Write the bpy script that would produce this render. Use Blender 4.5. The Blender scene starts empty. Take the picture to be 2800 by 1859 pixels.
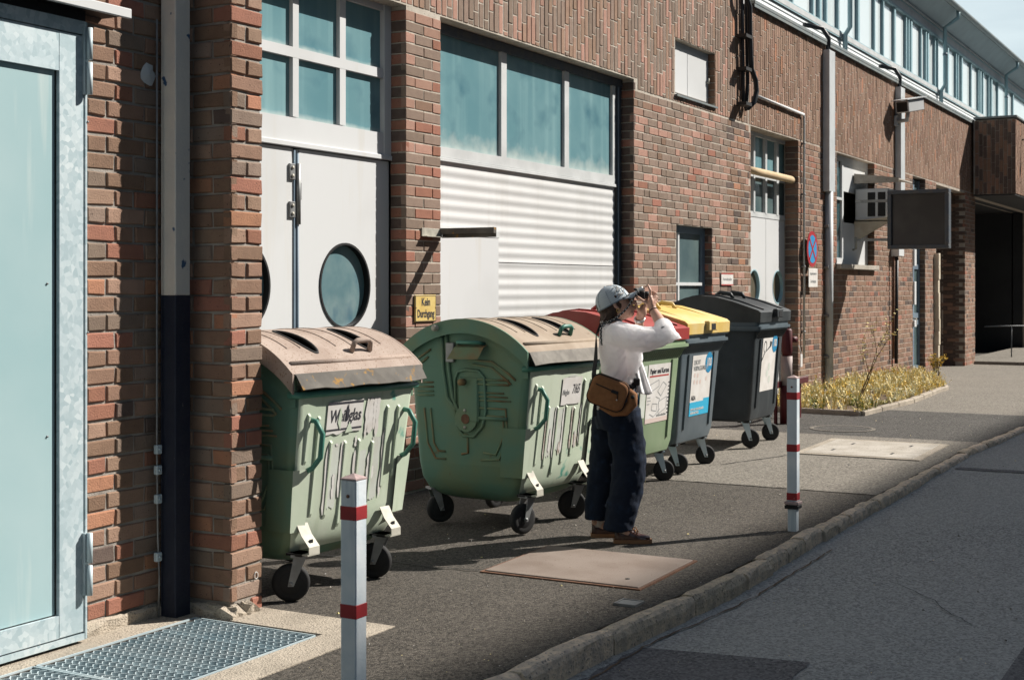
import bpy, bmesh, math, random
from mathutils import Vector, Matrix, Euler
R = random.Random(7)
rad = math.radians
scene = bpy.context.scene
col = scene.collection

# ------------------------------------------------------------------ camera
F_PX, VPX, HOR, EYE = 3800.0, 3500.0, 788.0, 1.6
YAW = math.atan2(VPX - 1400, F_PX)
CY, SY = math.cos(YAW), math.sin(YAW)
cam_d = bpy.data.cameras.new('camera')
cam = bpy.data.objects.new('camera', cam_d); col.objects.link(cam)
cam.location = (0, 0, EYE)
cam.rotation_euler = (rad(90), 0, YAW - rad(90))
cam_d.sensor_width = 36; cam_d.lens = F_PX / 2800 * 36
cam_d.shift_y = (HOR - 929.5) / 2800
cam_d.clip_end = 2000
cam_d.dof.use_dof = True; cam_d.dof.focus_distance = 8.6; cam_d.dof.aperture_fstop = 8.0
scene.camera = cam

# ------------------------------------------------------------------ sky and sun
SUN = Vector((.5975, -.479, .643)).normalized()
world = bpy.data.worlds.new('World'); scene.world = world; world.use_nodes = True
wn, wl = world.node_tree.nodes, world.node_tree.links
wn.clear()
w_out = wn.new('ShaderNodeOutputWorld'); w_bg = wn.new('ShaderNodeBackground')
w_sky = wn.new('ShaderNodeTexSky'); w_sky.sky_type = 'NISHITA'; w_sky.sun_disc = False
w_sky.sun_elevation = math.asin(SUN.z); w_sky.sun_rotation = math.atan2(SUN.x, SUN.y)
w_sky.air_density = 1.0; w_sky.dust_density = 0.7; w_sky.ozone_density = 1.0
w_tc = wn.new('ShaderNodeTexCoord'); w_map = wn.new('ShaderNodeMapping')
w_map.inputs['Scale'].default_value = (1.0, 1.0, 6.0)
w_noi = wn.new('ShaderNodeTexNoise'); w_noi.inputs['Scale'].default_value = 2.6; w_noi.inputs['Detail'].default_value = 7
w_ramp = wn.new('ShaderNodeMapRange'); w_ramp.inputs['From Min'].default_value = .36; w_ramp.inputs['From Max'].default_value = .60
w_ramp.inputs['To Min'].default_value = .55
w_sep = wn.new('ShaderNodeSeparateXYZ'); w_haze = wn.new('ShaderNodeMapRange')          # pale veil low over the horizon, blue above
w_haze.interpolation_type = 'SMOOTHSTEP'; w_haze.inputs['From Min'].default_value = .12; w_haze.inputs['From Max'].default_value = .50
w_haze.inputs['To Min'].default_value = 1.0; w_haze.inputs['To Max'].default_value = .10
w_mix = wn.new('ShaderNodeMix'); w_mix.data_type = 'RGBA'
w_dot = wn.new('ShaderNodeVectorMath'); w_dot.operation = 'DOT_PRODUCT'; w_dot.inputs[1].default_value = SUN       # veil is brighter on the sun's side
w_glow = wn.new('ShaderNodeMapRange'); w_glow.interpolation_type = 'SMOOTHSTEP'; w_glow.inputs['From Min'].default_value = -.5; w_glow.inputs['From Max'].default_value = .55
w_veil = wn.new('ShaderNodeMix'); w_veil.data_type = 'RGBA'; w_veil.inputs[6].default_value = (1.5, 2.4, 3.2, 1); w_veil.inputs[7].default_value = (11.6, 13.4, 13.8, 1)
wl.new(w_tc.outputs['Generated'], w_dot.inputs[0]); wl.new(w_dot.outputs['Value'], w_glow.inputs['Value']); wl.new(w_glow.outputs[0], w_veil.inputs[0]); wl.new(w_veil.outputs[2], w_mix.inputs[7])
wl.new(w_tc.outputs['Generated'], w_map.inputs['Vector']); wl.new(w_map.outputs[0], w_noi.inputs['Vector'])
wl.new(w_noi.outputs['Fac'], w_ramp.inputs['Value']); wl.new(w_tc.outputs['Generated'], w_sep.inputs[0]); wl.new(w_sep.outputs['Z'], w_haze.inputs['Value'])
w_mm = wn.new('ShaderNodeMath'); w_mm.operation = 'MULTIPLY'
wl.new(w_ramp.outputs[0], w_mm.inputs[0]); wl.new(w_haze.outputs[0], w_mm.inputs[1]); wl.new(w_mm.outputs[0], w_mix.inputs[0])
wl.new(w_sky.outputs[0], w_mix.inputs[6]); wl.new(w_mix.outputs[2], w_bg.inputs['Color'])
w_bg.inputs['Strength'].default_value = .05
wl.new(w_bg.outputs[0], w_out.inputs['Surface'])
sun_d = bpy.data.lights.new('sun', 'SUN'); sun_d.energy = 5.0; sun_d.angle = rad(.55); sun_d.color = (1, .945, .87)
sun = bpy.data.objects.new('sun', sun_d); col.objects.link(sun)
sun.rotation_euler = SUN.to_track_quat('Z', 'Y').to_euler(); sun.location = (20, -15, 25)
vs = scene.view_settings
vs.view_transform = 'Standard'; vs.look = 'None'; vs.gamma = 1; vs.exposure = 0.5; vs.use_curve_mapping = False
scene.render.resolution_x = 1024; scene.render.resolution_y = 679
scene.render.engine = 'CYCLES'
scene.cycles.max_bounces = 4; scene.cycles.diffuse_bounces = 1; scene.cycles.glossy_bounces = 2; scene.cycles.transmission_bounces = 2

# ------------------------------------------------------------------ measuring helpers
def ray(x, y):
    u = (x - 1400) / F_PX
    return CY + u * SY, SY - u * CY, (HOR - y) / F_PX
def on_wall(x, y, Y):                       # photo point -> X, Z on the upright plane at distance Y
    r = ray(x, y); t = Y / r[1]
    return r[0] * t, EYE + r[2] * t
def wx(x, Y): return on_wall(x, HOR, Y)[0]
GZ = [(-60, 0), (7, 0), (13, .115), (20, .14), (30, -.04), (60, -.3), (200, -.6)]
def gz(X):
    for (a, b), (c, d) in zip(GZ, GZ[1:]):
        if X <= c: return b + (d - b) * (X - a) / (c - a)
    return GZ[-1][1]
KL = [(-60, 5.4), (0, 2.86), (5.03, 2.74), (5.9, 2.71), (7.18, 2.61), (9.45, 2.56), (10.9, 2.49), (12.9, 2.45), (15.2, 2.34), (25, 1.75), (60, -1.2), (200, -14)]
def ky(X):
    for (a, b), (c, d) in zip(KL, KL[1:]):
        if X <= c: return b + (d - b) * (X - a) / (c - a)
    return KL[-1][1]
def kh(X): return .105 if X < 6 else max(.03, .105 - (X - 6) * .012)     # kerb height above the road

# ------------------------------------------------------------------ materials
MATS = {}
def srgb(r, g, b):
    f = lambda v: (v / 255 / 12.92) if v / 255 <= .04045 else ((v / 255 + .055) / 1.055) ** 2.4
    return (f(r), f(g), f(b))
def mat(name, base, rough=.7, metal=0, var=None, vscale=3, vdet=6, vpos=(.4, .65), spots=None, sscale=40, spos=(.6, .7), streak=None, stpos=(.5, .7),
        stscale=(14, 14, .8), bump=0, bscale=60, jitter=0, spec=.4, coat=0, trans=None, vor=None, vorscale=30, wall=None):
    m = bpy.data.materials.new(name); m.use_nodes = True
    n, l = m.node_tree.nodes, m.node_tree.links
    b = n['Principled BSDF']
    b.inputs['Roughness'].default_value = rough; b.inputs['Metallic'].default_value = metal
    b.inputs['Specular IOR Level'].default_value = spec; b.inputs['Coat Weight'].default_value = coat
    geo = n.new('ShaderNodeNewGeometry')
    rgb = n.new('ShaderNodeRGB'); rgb.outputs[0].default_value = (*base, 1)
    out = rgb.outputs[0]
    def mixin(out, fac, color):
        mx = n.new('ShaderNodeMix'); mx.data_type = 'RGBA'
        l.new(fac, mx.inputs[0]); l.new(out, mx.inputs[6]); mx.inputs[7].default_value = (*color, 1)
        return mx.outputs[2]
    def ramp(src, p):
        r = n.new('ShaderNodeMapRange'); r.inputs['From Min'].default_value = p[0]; r.inputs['From Max'].default_value = p[1]
        l.new(src, r.inputs['Value']); return r.outputs[0]
    def noise(scale, det=4, vec=None):
        t = n.new('ShaderNodeTexNoise'); t.inputs['Scale'].default_value = scale; t.inputs['Detail'].default_value = det
        l.new(vec or geo.outputs['Position'], t.inputs['Vector']); return t.outputs['Fac']
    if var: out = mixin(out, ramp(noise(vscale, vdet), vpos), var)
    if vor:
        t = n.new('ShaderNodeTexVoronoi'); t.inputs['Scale'].default_value = vorscale
        l.new(geo.outputs['Position'], t.inputs['Vector'])
        sp = n.new('ShaderNodeSeparateColor'); l.new(t.outputs['Color'], sp.inputs[0])
        out = mixin(out, ramp(sp.outputs[0], (0, 1)), vor)
    if streak:
        mp = n.new('ShaderNodeMapping'); mp.inputs['Scale'].default_value = stscale
        l.new(geo.outputs['Position'], mp.inputs['Vector'])
        out = mixin(out, ramp(noise(1, 4, mp.outputs[0]), stpos), streak)
    if spots: out = mixin(out, ramp(noise(sscale, 3), spos), spots)
    if jitter:
        oi = n.new('ShaderNodeObjectInfo'); ad = n.new('ShaderNodeMath'); ad.operation = 'ADD'
        l.new(oi.outputs['Random'], ad.inputs[0]); l.new(geo.outputs['Random Per Island'], ad.inputs[1])
        fr = n.new('ShaderNodeMath'); fr.operation = 'FRACT'; l.new(ad.outputs[0], fr.inputs[0])
        mr = n.new('ShaderNodeMapRange'); mr.inputs['To Min'].default_value = 1 - jitter; mr.inputs['To Max'].default_value = 1 + jitter
        l.new(fr.outputs[0], mr.inputs['Value'])
        hs = n.new('ShaderNodeHueSaturation'); l.new(mr.outputs[0], hs.inputs['Value']); l.new(out, hs.inputs['Color'])
        mr2 = n.new('ShaderNodeMapRange'); mr2.inputs['To Min'].default_value = .5 + jitter * .03; mr2.inputs['To Max'].default_value = .5 - jitter * .03
        l.new(fr.outputs[0], mr2.inputs['Value']); l.new(mr2.outputs[0], hs.inputs['Hue'])
        out = hs.outputs[0]
    l.new(out, b.inputs['Base Color'])
    if bump:
        bp = n.new('ShaderNodeBump'); bp.inputs['Strength'].default_value = bump; bp.inputs['Distance'].default_value = .01
        l.new(noise(bscale, 5), bp.inputs['Height']); l.new(bp.outputs[0], b.inputs['Normal'])
    if trans: b.inputs['Transmission Weight'].default_value = trans
    MATS[name] = m
    return m

BR = dict(rough=.88, vscale=18, vdet=5, vpos=(.35, .75), spots=(.05, .035, .028), sscale=95, spos=(.66, .74), bump=.45, bscale=130, jitter=.15, spec=.2)
mat('brick_red', (.365, .168, .115), var=(.31, .145, .102), **BR)
mat('brick_salmon', (.44, .26, .197), var=(.38, .22, .167), **BR)
mat('brick_brown', (0.29, 0.18, 0.125), var=(0.24, 0.15, 0.105), **BR)
mat('brick_grey', (0.285, 0.21, 0.163), var=(0.24, 0.175, 0.137), **BR)
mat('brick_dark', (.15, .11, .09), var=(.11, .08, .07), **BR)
mat('brick_orange', (.45, .225, .135), var=(.37, .185, .115), **BR)
mat('brick_tan', (0.36, 0.235, 0.168), var=(0.3, 0.195, 0.14), **BR)
mat('brick_wing', (.285, .175, .125), var=(.24, .15, .11), **BR)
mat('mortar_wing', (.48, .42, .35), .95, var=(.36, .31, .26), vscale=6)
mat('shade_black', (.03, .032, .036), .8, var=(.04, .042, .045), vscale=1)  # near-black for painted-in deep shade and the added block behind the viewer
mat('mortar', (.60, .545, .465), .95, var=(.47, .42, .35), vscale=9, bump=.5, bscale=160, spots=(.15, .13, .11), sscale=45, spos=(.62, .72))
mat('mortar_dark', (.40, .36, .315), .95, var=(.28, .25, .22), vscale=9, bump=.5, bscale=160)
mat('asphalt', (.034, .030, .026), .9, vor=(.145, .127, .106), vorscale=82, var=(.058, .052, .045), vscale=1.1, vpos=(.38, .62), spots=(.30, .28, .25), sscale=150, spos=(.60, .70), bump=1.0, bscale=170, spec=.25)
mat('asphalt_dark', (.032, .030, .027), .88, vor=(.155, .146, .132), vorscale=78, var=(.055, .052, .048), vscale=1.6, spots=(.20, .19, .175), sscale=150, spos=(.63, .72), bump=1.0, bscale=160, spec=.25)
mat('asphalt_pale', (.125, .112, .094), .92, vor=(.33, .30, .255), vorscale=74, var=(.16, .145, .122), vscale=1.2, vpos=(.38, .65), spots=(.10, .095, .085), sscale=110, spos=(.58, .72), bump=.7, bscale=150, spec=.2)
mat('asphalt_road', (.20, .198, .185), .85, vor=(.50, .495, .46), vorscale=80, var=(.28, .275, .255), vscale=.8, vpos=(.38, .65), spots=(.64, .63, .6), sscale=135, spos=(.60, .70), bump=1.0, bscale=140, spec=.35)
mat('asphalt_patch', (.08, .076, .076), .85, vor=(.24, .23, .225), vorscale=85, var=(.12, .115, .114), vscale=2, spots=(.19, .19, .19), sscale=150, spos=(.64, .73), bump=.8, bscale=170, spec=.3)
mat('soil', (.17, .115, .07), .95, var=(.11, .08, .05), vscale=6, bump=1, bscale=60)
mat('concrete', (.52, .45, .36), .93, var=(.40, .345, .275), vscale=4, spots=(.20, .17, .14), sscale=120, spos=(.56, .68), bump=1.0, bscale=120)
mat('concrete_pale', (.50, .46, .40), .9, var=(.40, .36, .30), vscale=5, spots=(.2, .17, .14), sscale=60, bump=.4, bscale=90)
mat('kerb_granite', (.80, .64, .46), .9, var=(.45, .375, .295), vscale=16, vpos=(.35, .7), spots=(.18, .16, .14), sscale=70, spos=(.58, .7), bump=1.0, bscale=70, jitter=.18)
mat('rust_plate', (.262, .212, .178), .75, var=(.205, .158, .128), vscale=3.2, spots=(.12, .06, .04), sscale=60, spos=(.66, .75), bump=.25, bscale=140, spec=.35)
mat('rust', (.20, .10, .06), .85, var=(.13, .07, .045), vscale=20, bump=.5)
mat('galvanised', (.56, .67, .71), .52, metal=.15, var=(.70, .78, .80), vscale=2.5, vor=(.42, .54, .58), vorscale=38, bump=.06, bscale=50)
mat('galvanised_plain', (.52, .63, .67), .5, metal=.2, var=(.66, .74, .76), vscale=6)
mat('steel_panel', (.35, .52, .545), .5, var=(.42, .57, .59), vscale=1.3, vpos=(.4, .7), streak=(.60, .68, .66), stpos=(.6, .8), stscale=(9, 9, .7), spec=.4)
mat('post_white', (.84, .78, .68), .75, var=(.76, .72, .65), vscale=8, spots=(.06, .12, .22), sscale=11, spos=(.66, .69), streak=(.36, .20, .10), stpos=(.74, .86), stscale=(40, 40, 1.2), bump=.3, bscale=60)
mat('post_dark', (.014, .020, .040), .6, var=(.022, .028, .045), vscale=12, spots=(.16, .15, .14), sscale=30, spos=(.72, .76), bump=.3)
mat('white_paint', (.68, .695, .70), .55, var=(.58, .59, .585), vscale=.9, vpos=(.5, .8), streak=(.62, .60, .55), stpos=(.6, .85), stscale=(7, 7, .6))
mat('white_sheet', (.70, .705, .70), .5, var=(.63, .63, .62), vscale=1.2, streak=(.58, .575, .55), stpos=(.55, .85), stscale=(6, 6, .5))
mat('white_frame', (.66, .68, .68), .5, var=(.56, .58, .58), vscale=4)
mat('frame_dark', (.065, .08, .10), .5, var=(.10, .10, .10), vscale=12)
mat('blue_frame', (.20, .27, .33), .5, var=(.15, .2, .26))
mat('glass_teal', (.125, .275, .315), .3, var=(.20, .36, .39), vscale=1.6, vpos=(.35, .7), streak=(.27, .45, .47), stpos=(.48, .86), stscale=(9, 9, .25), spots=(.07, .19, .24), sscale=3.2, spos=(.52, .75), bump=.02, bscale=8, spec=.5)
mat('glass_clear', (.09, .14, .15), .12, var=(.14, .20, .20), vscale=2, spec=.6)
mat('glass_dust', (.48, .58, .56), .7, var=(.30, .42, .42), vscale=14)
mat('glass_sky_paint', (.76, .87, .89), .12, var=(.86, .92, .93), vscale=.25, spec=.7)  # pale base colour paints in the reflected sky
mat('glass_olive', (.10, .085, .055), .3, var=(.15, .13, .09), vscale=3)
mat('black', (.012, .012, .013), .6)
mat('rubber', (.016, .016, .017), .75, var=(.026, .025, .024), vscale=20)
mat('dark_void', (.01, .01, .011), .9)
mat('bollard_grey', (.66, .74, .78), .6, var=(.78, .83, .85), vscale=9, streak=(.38, .47, .53), stpos=(.55, .8), stscale=(30, 30, 1.5), spots=(.16, .12, .1), sscale=26, spos=(.74, .78), bump=.1)
mat('bollard_red', (.36, .026, .03), .6, var=(.28, .022, .026), vscale=14, spots=(.5, .3, .28), sscale=22, spos=(.74, .8))
mat('bollard_cap', (.50, .37, .35), .8, var=(.34, .26, .25), vscale=30)
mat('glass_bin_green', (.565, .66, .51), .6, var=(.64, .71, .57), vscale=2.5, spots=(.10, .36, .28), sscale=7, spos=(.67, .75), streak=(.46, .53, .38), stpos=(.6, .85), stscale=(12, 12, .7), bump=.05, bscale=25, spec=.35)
mat('bin_shaded_green', (.125, .245, .18), .65, var=(.175, .24, .145), vscale=4, spots=(.18, .10, .035), sscale=9, spos=(.70, .80), bump=.06)  # the ends' shade painted into the faded body green
mat('bin_stain', (.33, .33, .22), .8, var=(.48, .52, .37), vscale=30)
mat('bin_groove', (.25, .165, .08), .85, var=(.18, .25, .15), vscale=7, vpos=(.35, .6))
mat('bin_handle_green', (.06, .21, .16), .45, var=(.09, .26, .20))
mat('lid_beige', (.345, .265, .218), .8, var=(.44, .355, .30), vscale=6, vpos=(.38, .66), spots=(.16, .085, .045), sscale=95, spos=(.60, .70), streak=(.27, .185, .135), stpos=(.6, .8), stscale=(3, 14, 3), bump=.15, bscale=70)
mat('lid_tan', (.315, .245, .18), .8, var=(.40, .325, .25), vscale=5, spots=(.17, .11, .065), sscale=26, spos=(.66, .78), bump=.12, bscale=60)
mat('flap_rubber', (.12, .11, .097), .85, var=(.17, .155, .135), vscale=8, spots=(.36, .20, .05), sscale=22, spos=(.60, .70))
mat('flap_grey', (.26, .24, .21), .85, var=(.18, .165, .145), vscale=14)
mat('paper_white', (.74, .72, .69), .8, var=(.66, .63, .59), vscale=10)
mat('paper_shred', (.62, .56, .51), .9, var=(.42, .33, .26), vscale=25)
mat('paper_pale', (.62, .66, .60), .85, var=(.55, .56, .50), vscale=7)
mat('paper_pink', (.66, .54, .49), .85)
mat('ink', (.035, .035, .045), .8)
mat('ink_grey', (.33, .34, .34), .85)
mat('ink_blue', (.012, .24, .46), .6)
mat('ink_cyan', (.03, .42, .66), .6)
mat('ink_red', (.45, .06, .05), .7)
mat('sign_yellow', (.72, .55, .20), .55, var=(.66, .47, .14), vscale=12, spots=(.45, .22, .05), sscale=20, spos=(.68, .78))
mat('sign_red', (.42, .025, .035), .5)
mat('sign_blue', (.03, .30, .60), .5)
mat('bin_green', (.235, .325, .19), .5, var=(.28, .36, .225), vscale=3, streak=(.30, .38, .24), stpos=(.6, .85), stscale=(10, 10, .7))
mat('bin_grey', (.085, .115, .135), .5, var=(.12, .15, .17), vscale=3.5, streak=(.16, .19, .21), stpos=(.6, .85), stscale=(10, 10, .8))
mat('bin_black', (.028, .036, .042), .5, var=(.046, .056, .062), vscale=3.5, streak=(.085, .10, .105), stpos=(.62, .88), stscale=(10, 10, .8))
mat('bin_dirt', (.19, .20, .19), .7, var=(.13, .14, .14), vscale=6)
mat('lid_red', (.36, .045, .04), .42, var=(.42, .10, .085), vscale=3)
mat('lid_yellow', (.72, .50, .14), .5, var=(.74, .58, .28), vscale=4)
mat('lid_black', (.024, .029, .032), .5, var=(.05, .056, .058), vscale=4)
mat('lid_dark', (.050, .060, .063), .55, var=(.085, .092, .09), vscale=4)
mat('metal_bracket', (.50, .48, .41), .55, metal=.1, var=(.36, .34, .29), vscale=14)
mat('metal_grey', (.30, .31, .31), .5, metal=.5, var=(.22, .22, .22), vscale=12)
mat('hydrant_red', (.09, .010, .013), .55)
mat('hydrant_grey', (.42, .38, .36), .6, var=(.35, .26, .24))
mat('trunking', (.60, .63, .64), .5, var=(.52, .55, .56), vscale=5)
mat('cable_black', (.022, .026, .032), .5)
mat('tan_roll', (.66, .50, .30), .8, var=(.58, .42, .24), vscale=8)
mat('cream', (.66, .58, .46), .75, var=(.55, .46, .34), vscale=7)
mat('cladding', (.80, .84, .85), .55, var=(.75, .79, .80), vscale=2)
mat('clerestory_frame', (.36, .55, .61), .5, var=(.42, .60, .65), vscale=4)
mat('roof_metal', (.18, .22, .23), .6, var=(.24, .26, .25), vscale=6)
mat('far_wall', (.30, .29, .28), .9, var=(.25, .24, .23), vscale=1)
mat('dry_grass', (.92, .76, .36), .9, jitter=.35)
mat('green_leaf', (.24, .26, .07), .8, jitter=.35)
mat('yellow_leaf', (.90, .64, .14), .8, jitter=.3)
mat('pale_leaf', (.93, .88, .62), .85, jitter=.25)
mat('twig', (.16, .11, .06), .9)
mat('skin', (.66, .40, .295), .5, var=(.60, .34, .245), vscale=18, spec=.4)
mat('hair', (.035, .018, .012), .55, streak=(.075, .036, .02), stpos=(.45, .7), stscale=(120, 120, 20), bump=.5, bscale=120)
mat('shirt', (.90, .85, .85), .85, var=(.86, .80, .81), vscale=6, spec=.2)
MATS['shirt'].node_tree.nodes['Principled BSDF'].inputs['Subsurface Weight'].default_value = .85
MATS['shirt'].node_tree.nodes['Principled BSDF'].inputs['Subsurface Radius'].default_value = (1.0, 1.0, 1.0)
MATS['shirt'].node_tree.nodes['Principled BSDF'].inputs['Subsurface Scale'].default_value = .22
mat('denim', (.009, .015, .030), .85, var=(.016, .034, .072), vscale=14, vpos=(.55, .85), bump=.3, bscale=220, spec=.2)
mat('denim_blue', (.025, .08, .17), .85, var=(.016, .045, .10), vscale=10, spec=.2)
mat('shoe_leather', (.045, .018, .012), .22, var=(.07, .028, .016), vscale=12, spec=.6)
mat('gum_sole', (.30, .15, .075), .7)
mat('sock', (.62, .57, .52), .9)
mat('cap_cloth', (.17, .25, .31), .85, bump=.2, bscale=200)
mat('bag_brown', (.30, .135, .055), .85, var=(.25, .11, .045), vscale=40, bump=.2, bscale=300)
mat('bag_light', (.26, .13, .06), .8)
mat('strap_black', (.014, .014, .016), .8)
mat('silver', (.66, .66, .64), .35, metal=.6)
mat('gold', (.7, .48, .16), .3, metal=.8)
mat('glass_dark', (.018, .020, .022), .28, var=(.05, .05, .048), vscale=2.2, vpos=(.5, .8), spec=.5)
mat('eaves_metal', (.56, .68, .72), .6, var=(.50, .61, .65))
mat('gutter_metal', (.30, .37, .39), .6, var=(.36, .40, .40))
mat('glass_porthole', (.10, .20, .23), .25, var=(.20, .30, .31), vscale=3, streak=(.05, .14, .2), stpos=(.55, .7), stscale=(4, 4, 2), spec=.6)
mat('glass_dark_teal', (.03, .075, .085), .2, var=(.06, .12, .13), vscale=2)
mat('lens_glass', (.05, .05, .06), .1)

def cap_stripes():
    m = MATS['cap_cloth']; n, l = m.node_tree.nodes, m.node_tree.links; b = n['Principled BSDF']
    tc = n.new('ShaderNodeTexCoord'); wv = n.new('ShaderNodeTexWave'); wv.inputs['Scale'].default_value = 42; wv.bands_direction = 'X'
    wv.inputs['Distortion'].default_value = .4
    mp = n.new('ShaderNodeMapping'); mp.inputs['Rotation'].default_value = (0, rad(35), rad(20))
    l.new(tc.outputs['Object'], mp.inputs[0]); l.new(mp.outputs[0], wv.inputs['Vector'])
    mx = n.new('ShaderNodeMix'); mx.data_type = 'RGBA'; mx.inputs[6].default_value = (.24, .34, .42, 1); mx.inputs[7].default_value = (.74, .77, .77, 1)
    l.new(wv.outputs['Fac'], mx.inputs[0]); l.new(mx.outputs[2], b.inputs['Base Color'])
cap_stripes()

# ------------------------------------------------------------------ mesh helpers
class MB:
    def __init__(s): s.v = []; s.f = []; s.mi = []; s.cur = 0; s.sm = []; s.smooth = False
    def add(s, vs, fs):
        o = len(s.v); s.v += [tuple(p) for p in vs]
        for f in fs: s.f.append(tuple(i + o for i in f)); s.mi.append(s.cur); s.sm.append(s.smooth)
        return o
    def box(s, x0, x1, y0, y1, z0, z1, M=None):
        vs = [(x0,y0,z0),(x1,y0,z0),(x1,y1,z0),(x0,y1,z0),(x0,y0,z1),(x1,y0,z1),(x1,y1,z1),(x0,y1,z1)]
        if M is not None: vs = [M @ Vector(p) for p in vs]
        s.add(vs, [(3,2,1,0),(4,5,6,7),(0,1,5,4),(1,2,6,5),(2,3,7,6),(3,0,4,7)])
        return s
    def bbox(s, x0, x1, y0, y1, z0, z1, b=.004, M=None):      # chamfered box
        xs, ys, zs = (x0, x1), (y0, y1), (z0, z1); vs = []; idx = {}
        for i in (0, 1):
            for j in (0, 1):
                for k in (0, 1):
                    sx, sy, sz = (1, -1)[i], (1, -1)[j], (1, -1)[k]
                    for a in range(3):
                        p = [xs[i] + sx * b, ys[j] + sy * b, zs[k] + sz * b]
                        p[a] = (xs[i], ys[j], zs[k])[a]
                        idx[i, j, k, a] = len(vs); vs.append(p)
        fs = []
        for a in range(3):
            u, w = (a + 1) % 3, (a + 2) % 3
            for e in (0, 1):
                q = []
                for (p, r) in ((0,0),(1,0),(1,1),(0,1)):
                    t = [0, 0, 0]; t[a] = e; t[u] = p; t[w] = r; q.append(idx[(*t, a)])
                fs.append(q if e else q[::-1])
            for p in (0, 1):
                for r in (0, 1):
                    t0 = [0, 0, 0]; t0[u] = p; t0[w] = r; t1 = list(t0); t1[a] = 1
                    q = [idx[(*t0, u)], idx[(*t1, u)], idx[(*t1, w)], idx[(*t0, w)]]
                    fs.append(q if (p ^ r) else q[::-1])
        for i in (0, 1):
            for j in (0, 1):
                for k in (0, 1):
                    q = [idx[i, j, k, 0], idx[i, j, k, 1], idx[i, j, k, 2]]
                    fs.append(q if (i + j + k) % 2 else q[::-1])
        if M is not None: vs = [M @ Vector(p) for p in vs]
        s.add(vs, fs); return s
    def tube(s, pts, r, n=10, caps=True, closed=False):
        pts = [Vector(p) for p in pts]; N = len(pts); rings = []
        up = Vector((0, 0, 1)); prev = None
        for i, p in enumerate(pts):
            if closed: t = pts[(i + 1) % N] - pts[i - 1]
            else: t = pts[min(i + 1, N - 1)] - pts[max(i - 1, 0)]
            t.normalize()
            if prev is None:
                a = t.cross(up)
                if a.length < .05: a = t.cross(Vector((1, 0, 0)))
            else: a = prev - t * prev.dot(t)
            a.normalize(); prev = a; b = t.cross(a)
            rr = r[i] if isinstance(r, (list, tuple)) else r
            rings.append([p + (a * math.cos(k * 2 * math.pi / n) + b * math.sin(k * 2 * math.pi / n)) * rr for k in range(n)])
        vs = [v for g in rings for v in g]; fs = []
        for i in range(N if closed else N - 1):
            for k in range(n):
                j = (i + 1) % N
                fs.append((i * n + k, i * n + (k + 1) % n, j * n + (k + 1) % n, j * n + k))
        if caps and not closed:
            fs.append(tuple(range(n))[::-1]); fs.append(tuple((N - 1) * n + k for k in range(n)))
        sm = s.smooth; s.smooth = True; s.add(vs, fs); s.smooth = sm; return s
    def loft(s, rings, caps=True, closed=True):
        n = len(rings[0]); vs = [p for g in rings for p in g]; fs = []
        for i in range(len(rings) - 1):
            for k in range(n if closed else n - 1):
                fs.append((i * n + k, i * n + (k + 1) % n, (i + 1) * n + (k + 1) % n, (i + 1) * n + k))
        if caps:
            fs.append(tuple(range(n))[::-1]); fs.append(tuple((len(rings) - 1) * n + k for k in range(n)))
        s.add(vs, fs); return s
    def prism(s, poly, axis, a, b):                       # poly in the two other axes (cyclic order), extruded along axis
        def mk(p, t):
            if axis == 0: return (t, p[0], p[1])
            if axis == 1: return (p[0], t, p[1])
            return (p[0], p[1], t)
        n = len(poly)
        vs = [mk(p, a) for p in poly] + [mk(p, b) for p in poly]
        fs = [tuple(range(n)), tuple(range(2 * n - 1, n - 1, -1))]
        for i in range(n): fs.append((i, i + n, (i + 1) % n + n, (i + 1) % n))
        s.add(vs, fs); return s
    def cyl(s, c, axis, r, h, n=20, r2=None):
        ax = Vector([(1,0,0),(0,1,0),(0,0,1)][axis]); c = Vector(c)
        s.tube([c - ax * h / 2, c + ax * h / 2], [r, r2 if r2 is not None else r], n); return s
    def ball(s, c, rx, ry=None, rz=None, n=12, m=8, M=None):
        ry = rx if ry is None else ry; rz = rx if rz is None else rz
        vs = [(c[0], c[1], c[2] - rz)]
        for i in range(1, m):
            t = -math.pi / 2 + math.pi * i / m
            for k in range(n):
                a = 2 * math.pi * k / n
                vs.append((c[0] + rx * math.cos(t) * math.cos(a), c[1] + ry * math.cos(t) * math.sin(a), c[2] + rz * math.sin(t)))
        vs.append((c[0], c[1], c[2] + rz)); fs = []
        for k in range(n): fs.append((0, 1 + (k + 1) % n, 1 + k))
        for i in range(m - 2):
            for k in range(n): fs.append((1 + i * n + k, 1 + i * n + (k + 1) % n, 1 + (i + 1) * n + (k + 1) % n, 1 + (i + 1) * n + k))
        T = len(vs) - 1
        for k in range(n): fs.append((T, 1 + (m - 2) * n + k, 1 + (m - 2) * n + (k + 1) % n))
        if M is not None: vs = [M @ Vector(p) for p in vs]
        sm = s.smooth; s.smooth = True; s.add(vs, fs); s.smooth = sm; return s
    def mesh(s, name, mats):
        me = bpy.data.meshes.new(name); me.from_pydata(s.v, [], s.f)
        for m in (mats if isinstance(mats, (list, tuple)) else [mats]): me.materials.append(MATS[m])
        me.polygons.foreach_set('material_index', s.mi); me.polygons.foreach_set('use_smooth', s.sm)
        me.update()
        bm = bmesh.new(); bm.from_mesh(me); bmesh.ops.recalc_face_normals(bm, faces=bm.faces); bm.to_mesh(me); bm.free()
        return me
    def build(s, name, mats, parent=None, recalc=True):
        return link(name, s.mesh(name, mats), parent)
def link(name, me, parent=None):
    o = bpy.data.objects.new(name, me); col.objects.link(o)
    if parent: o.parent = parent
    return o
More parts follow.
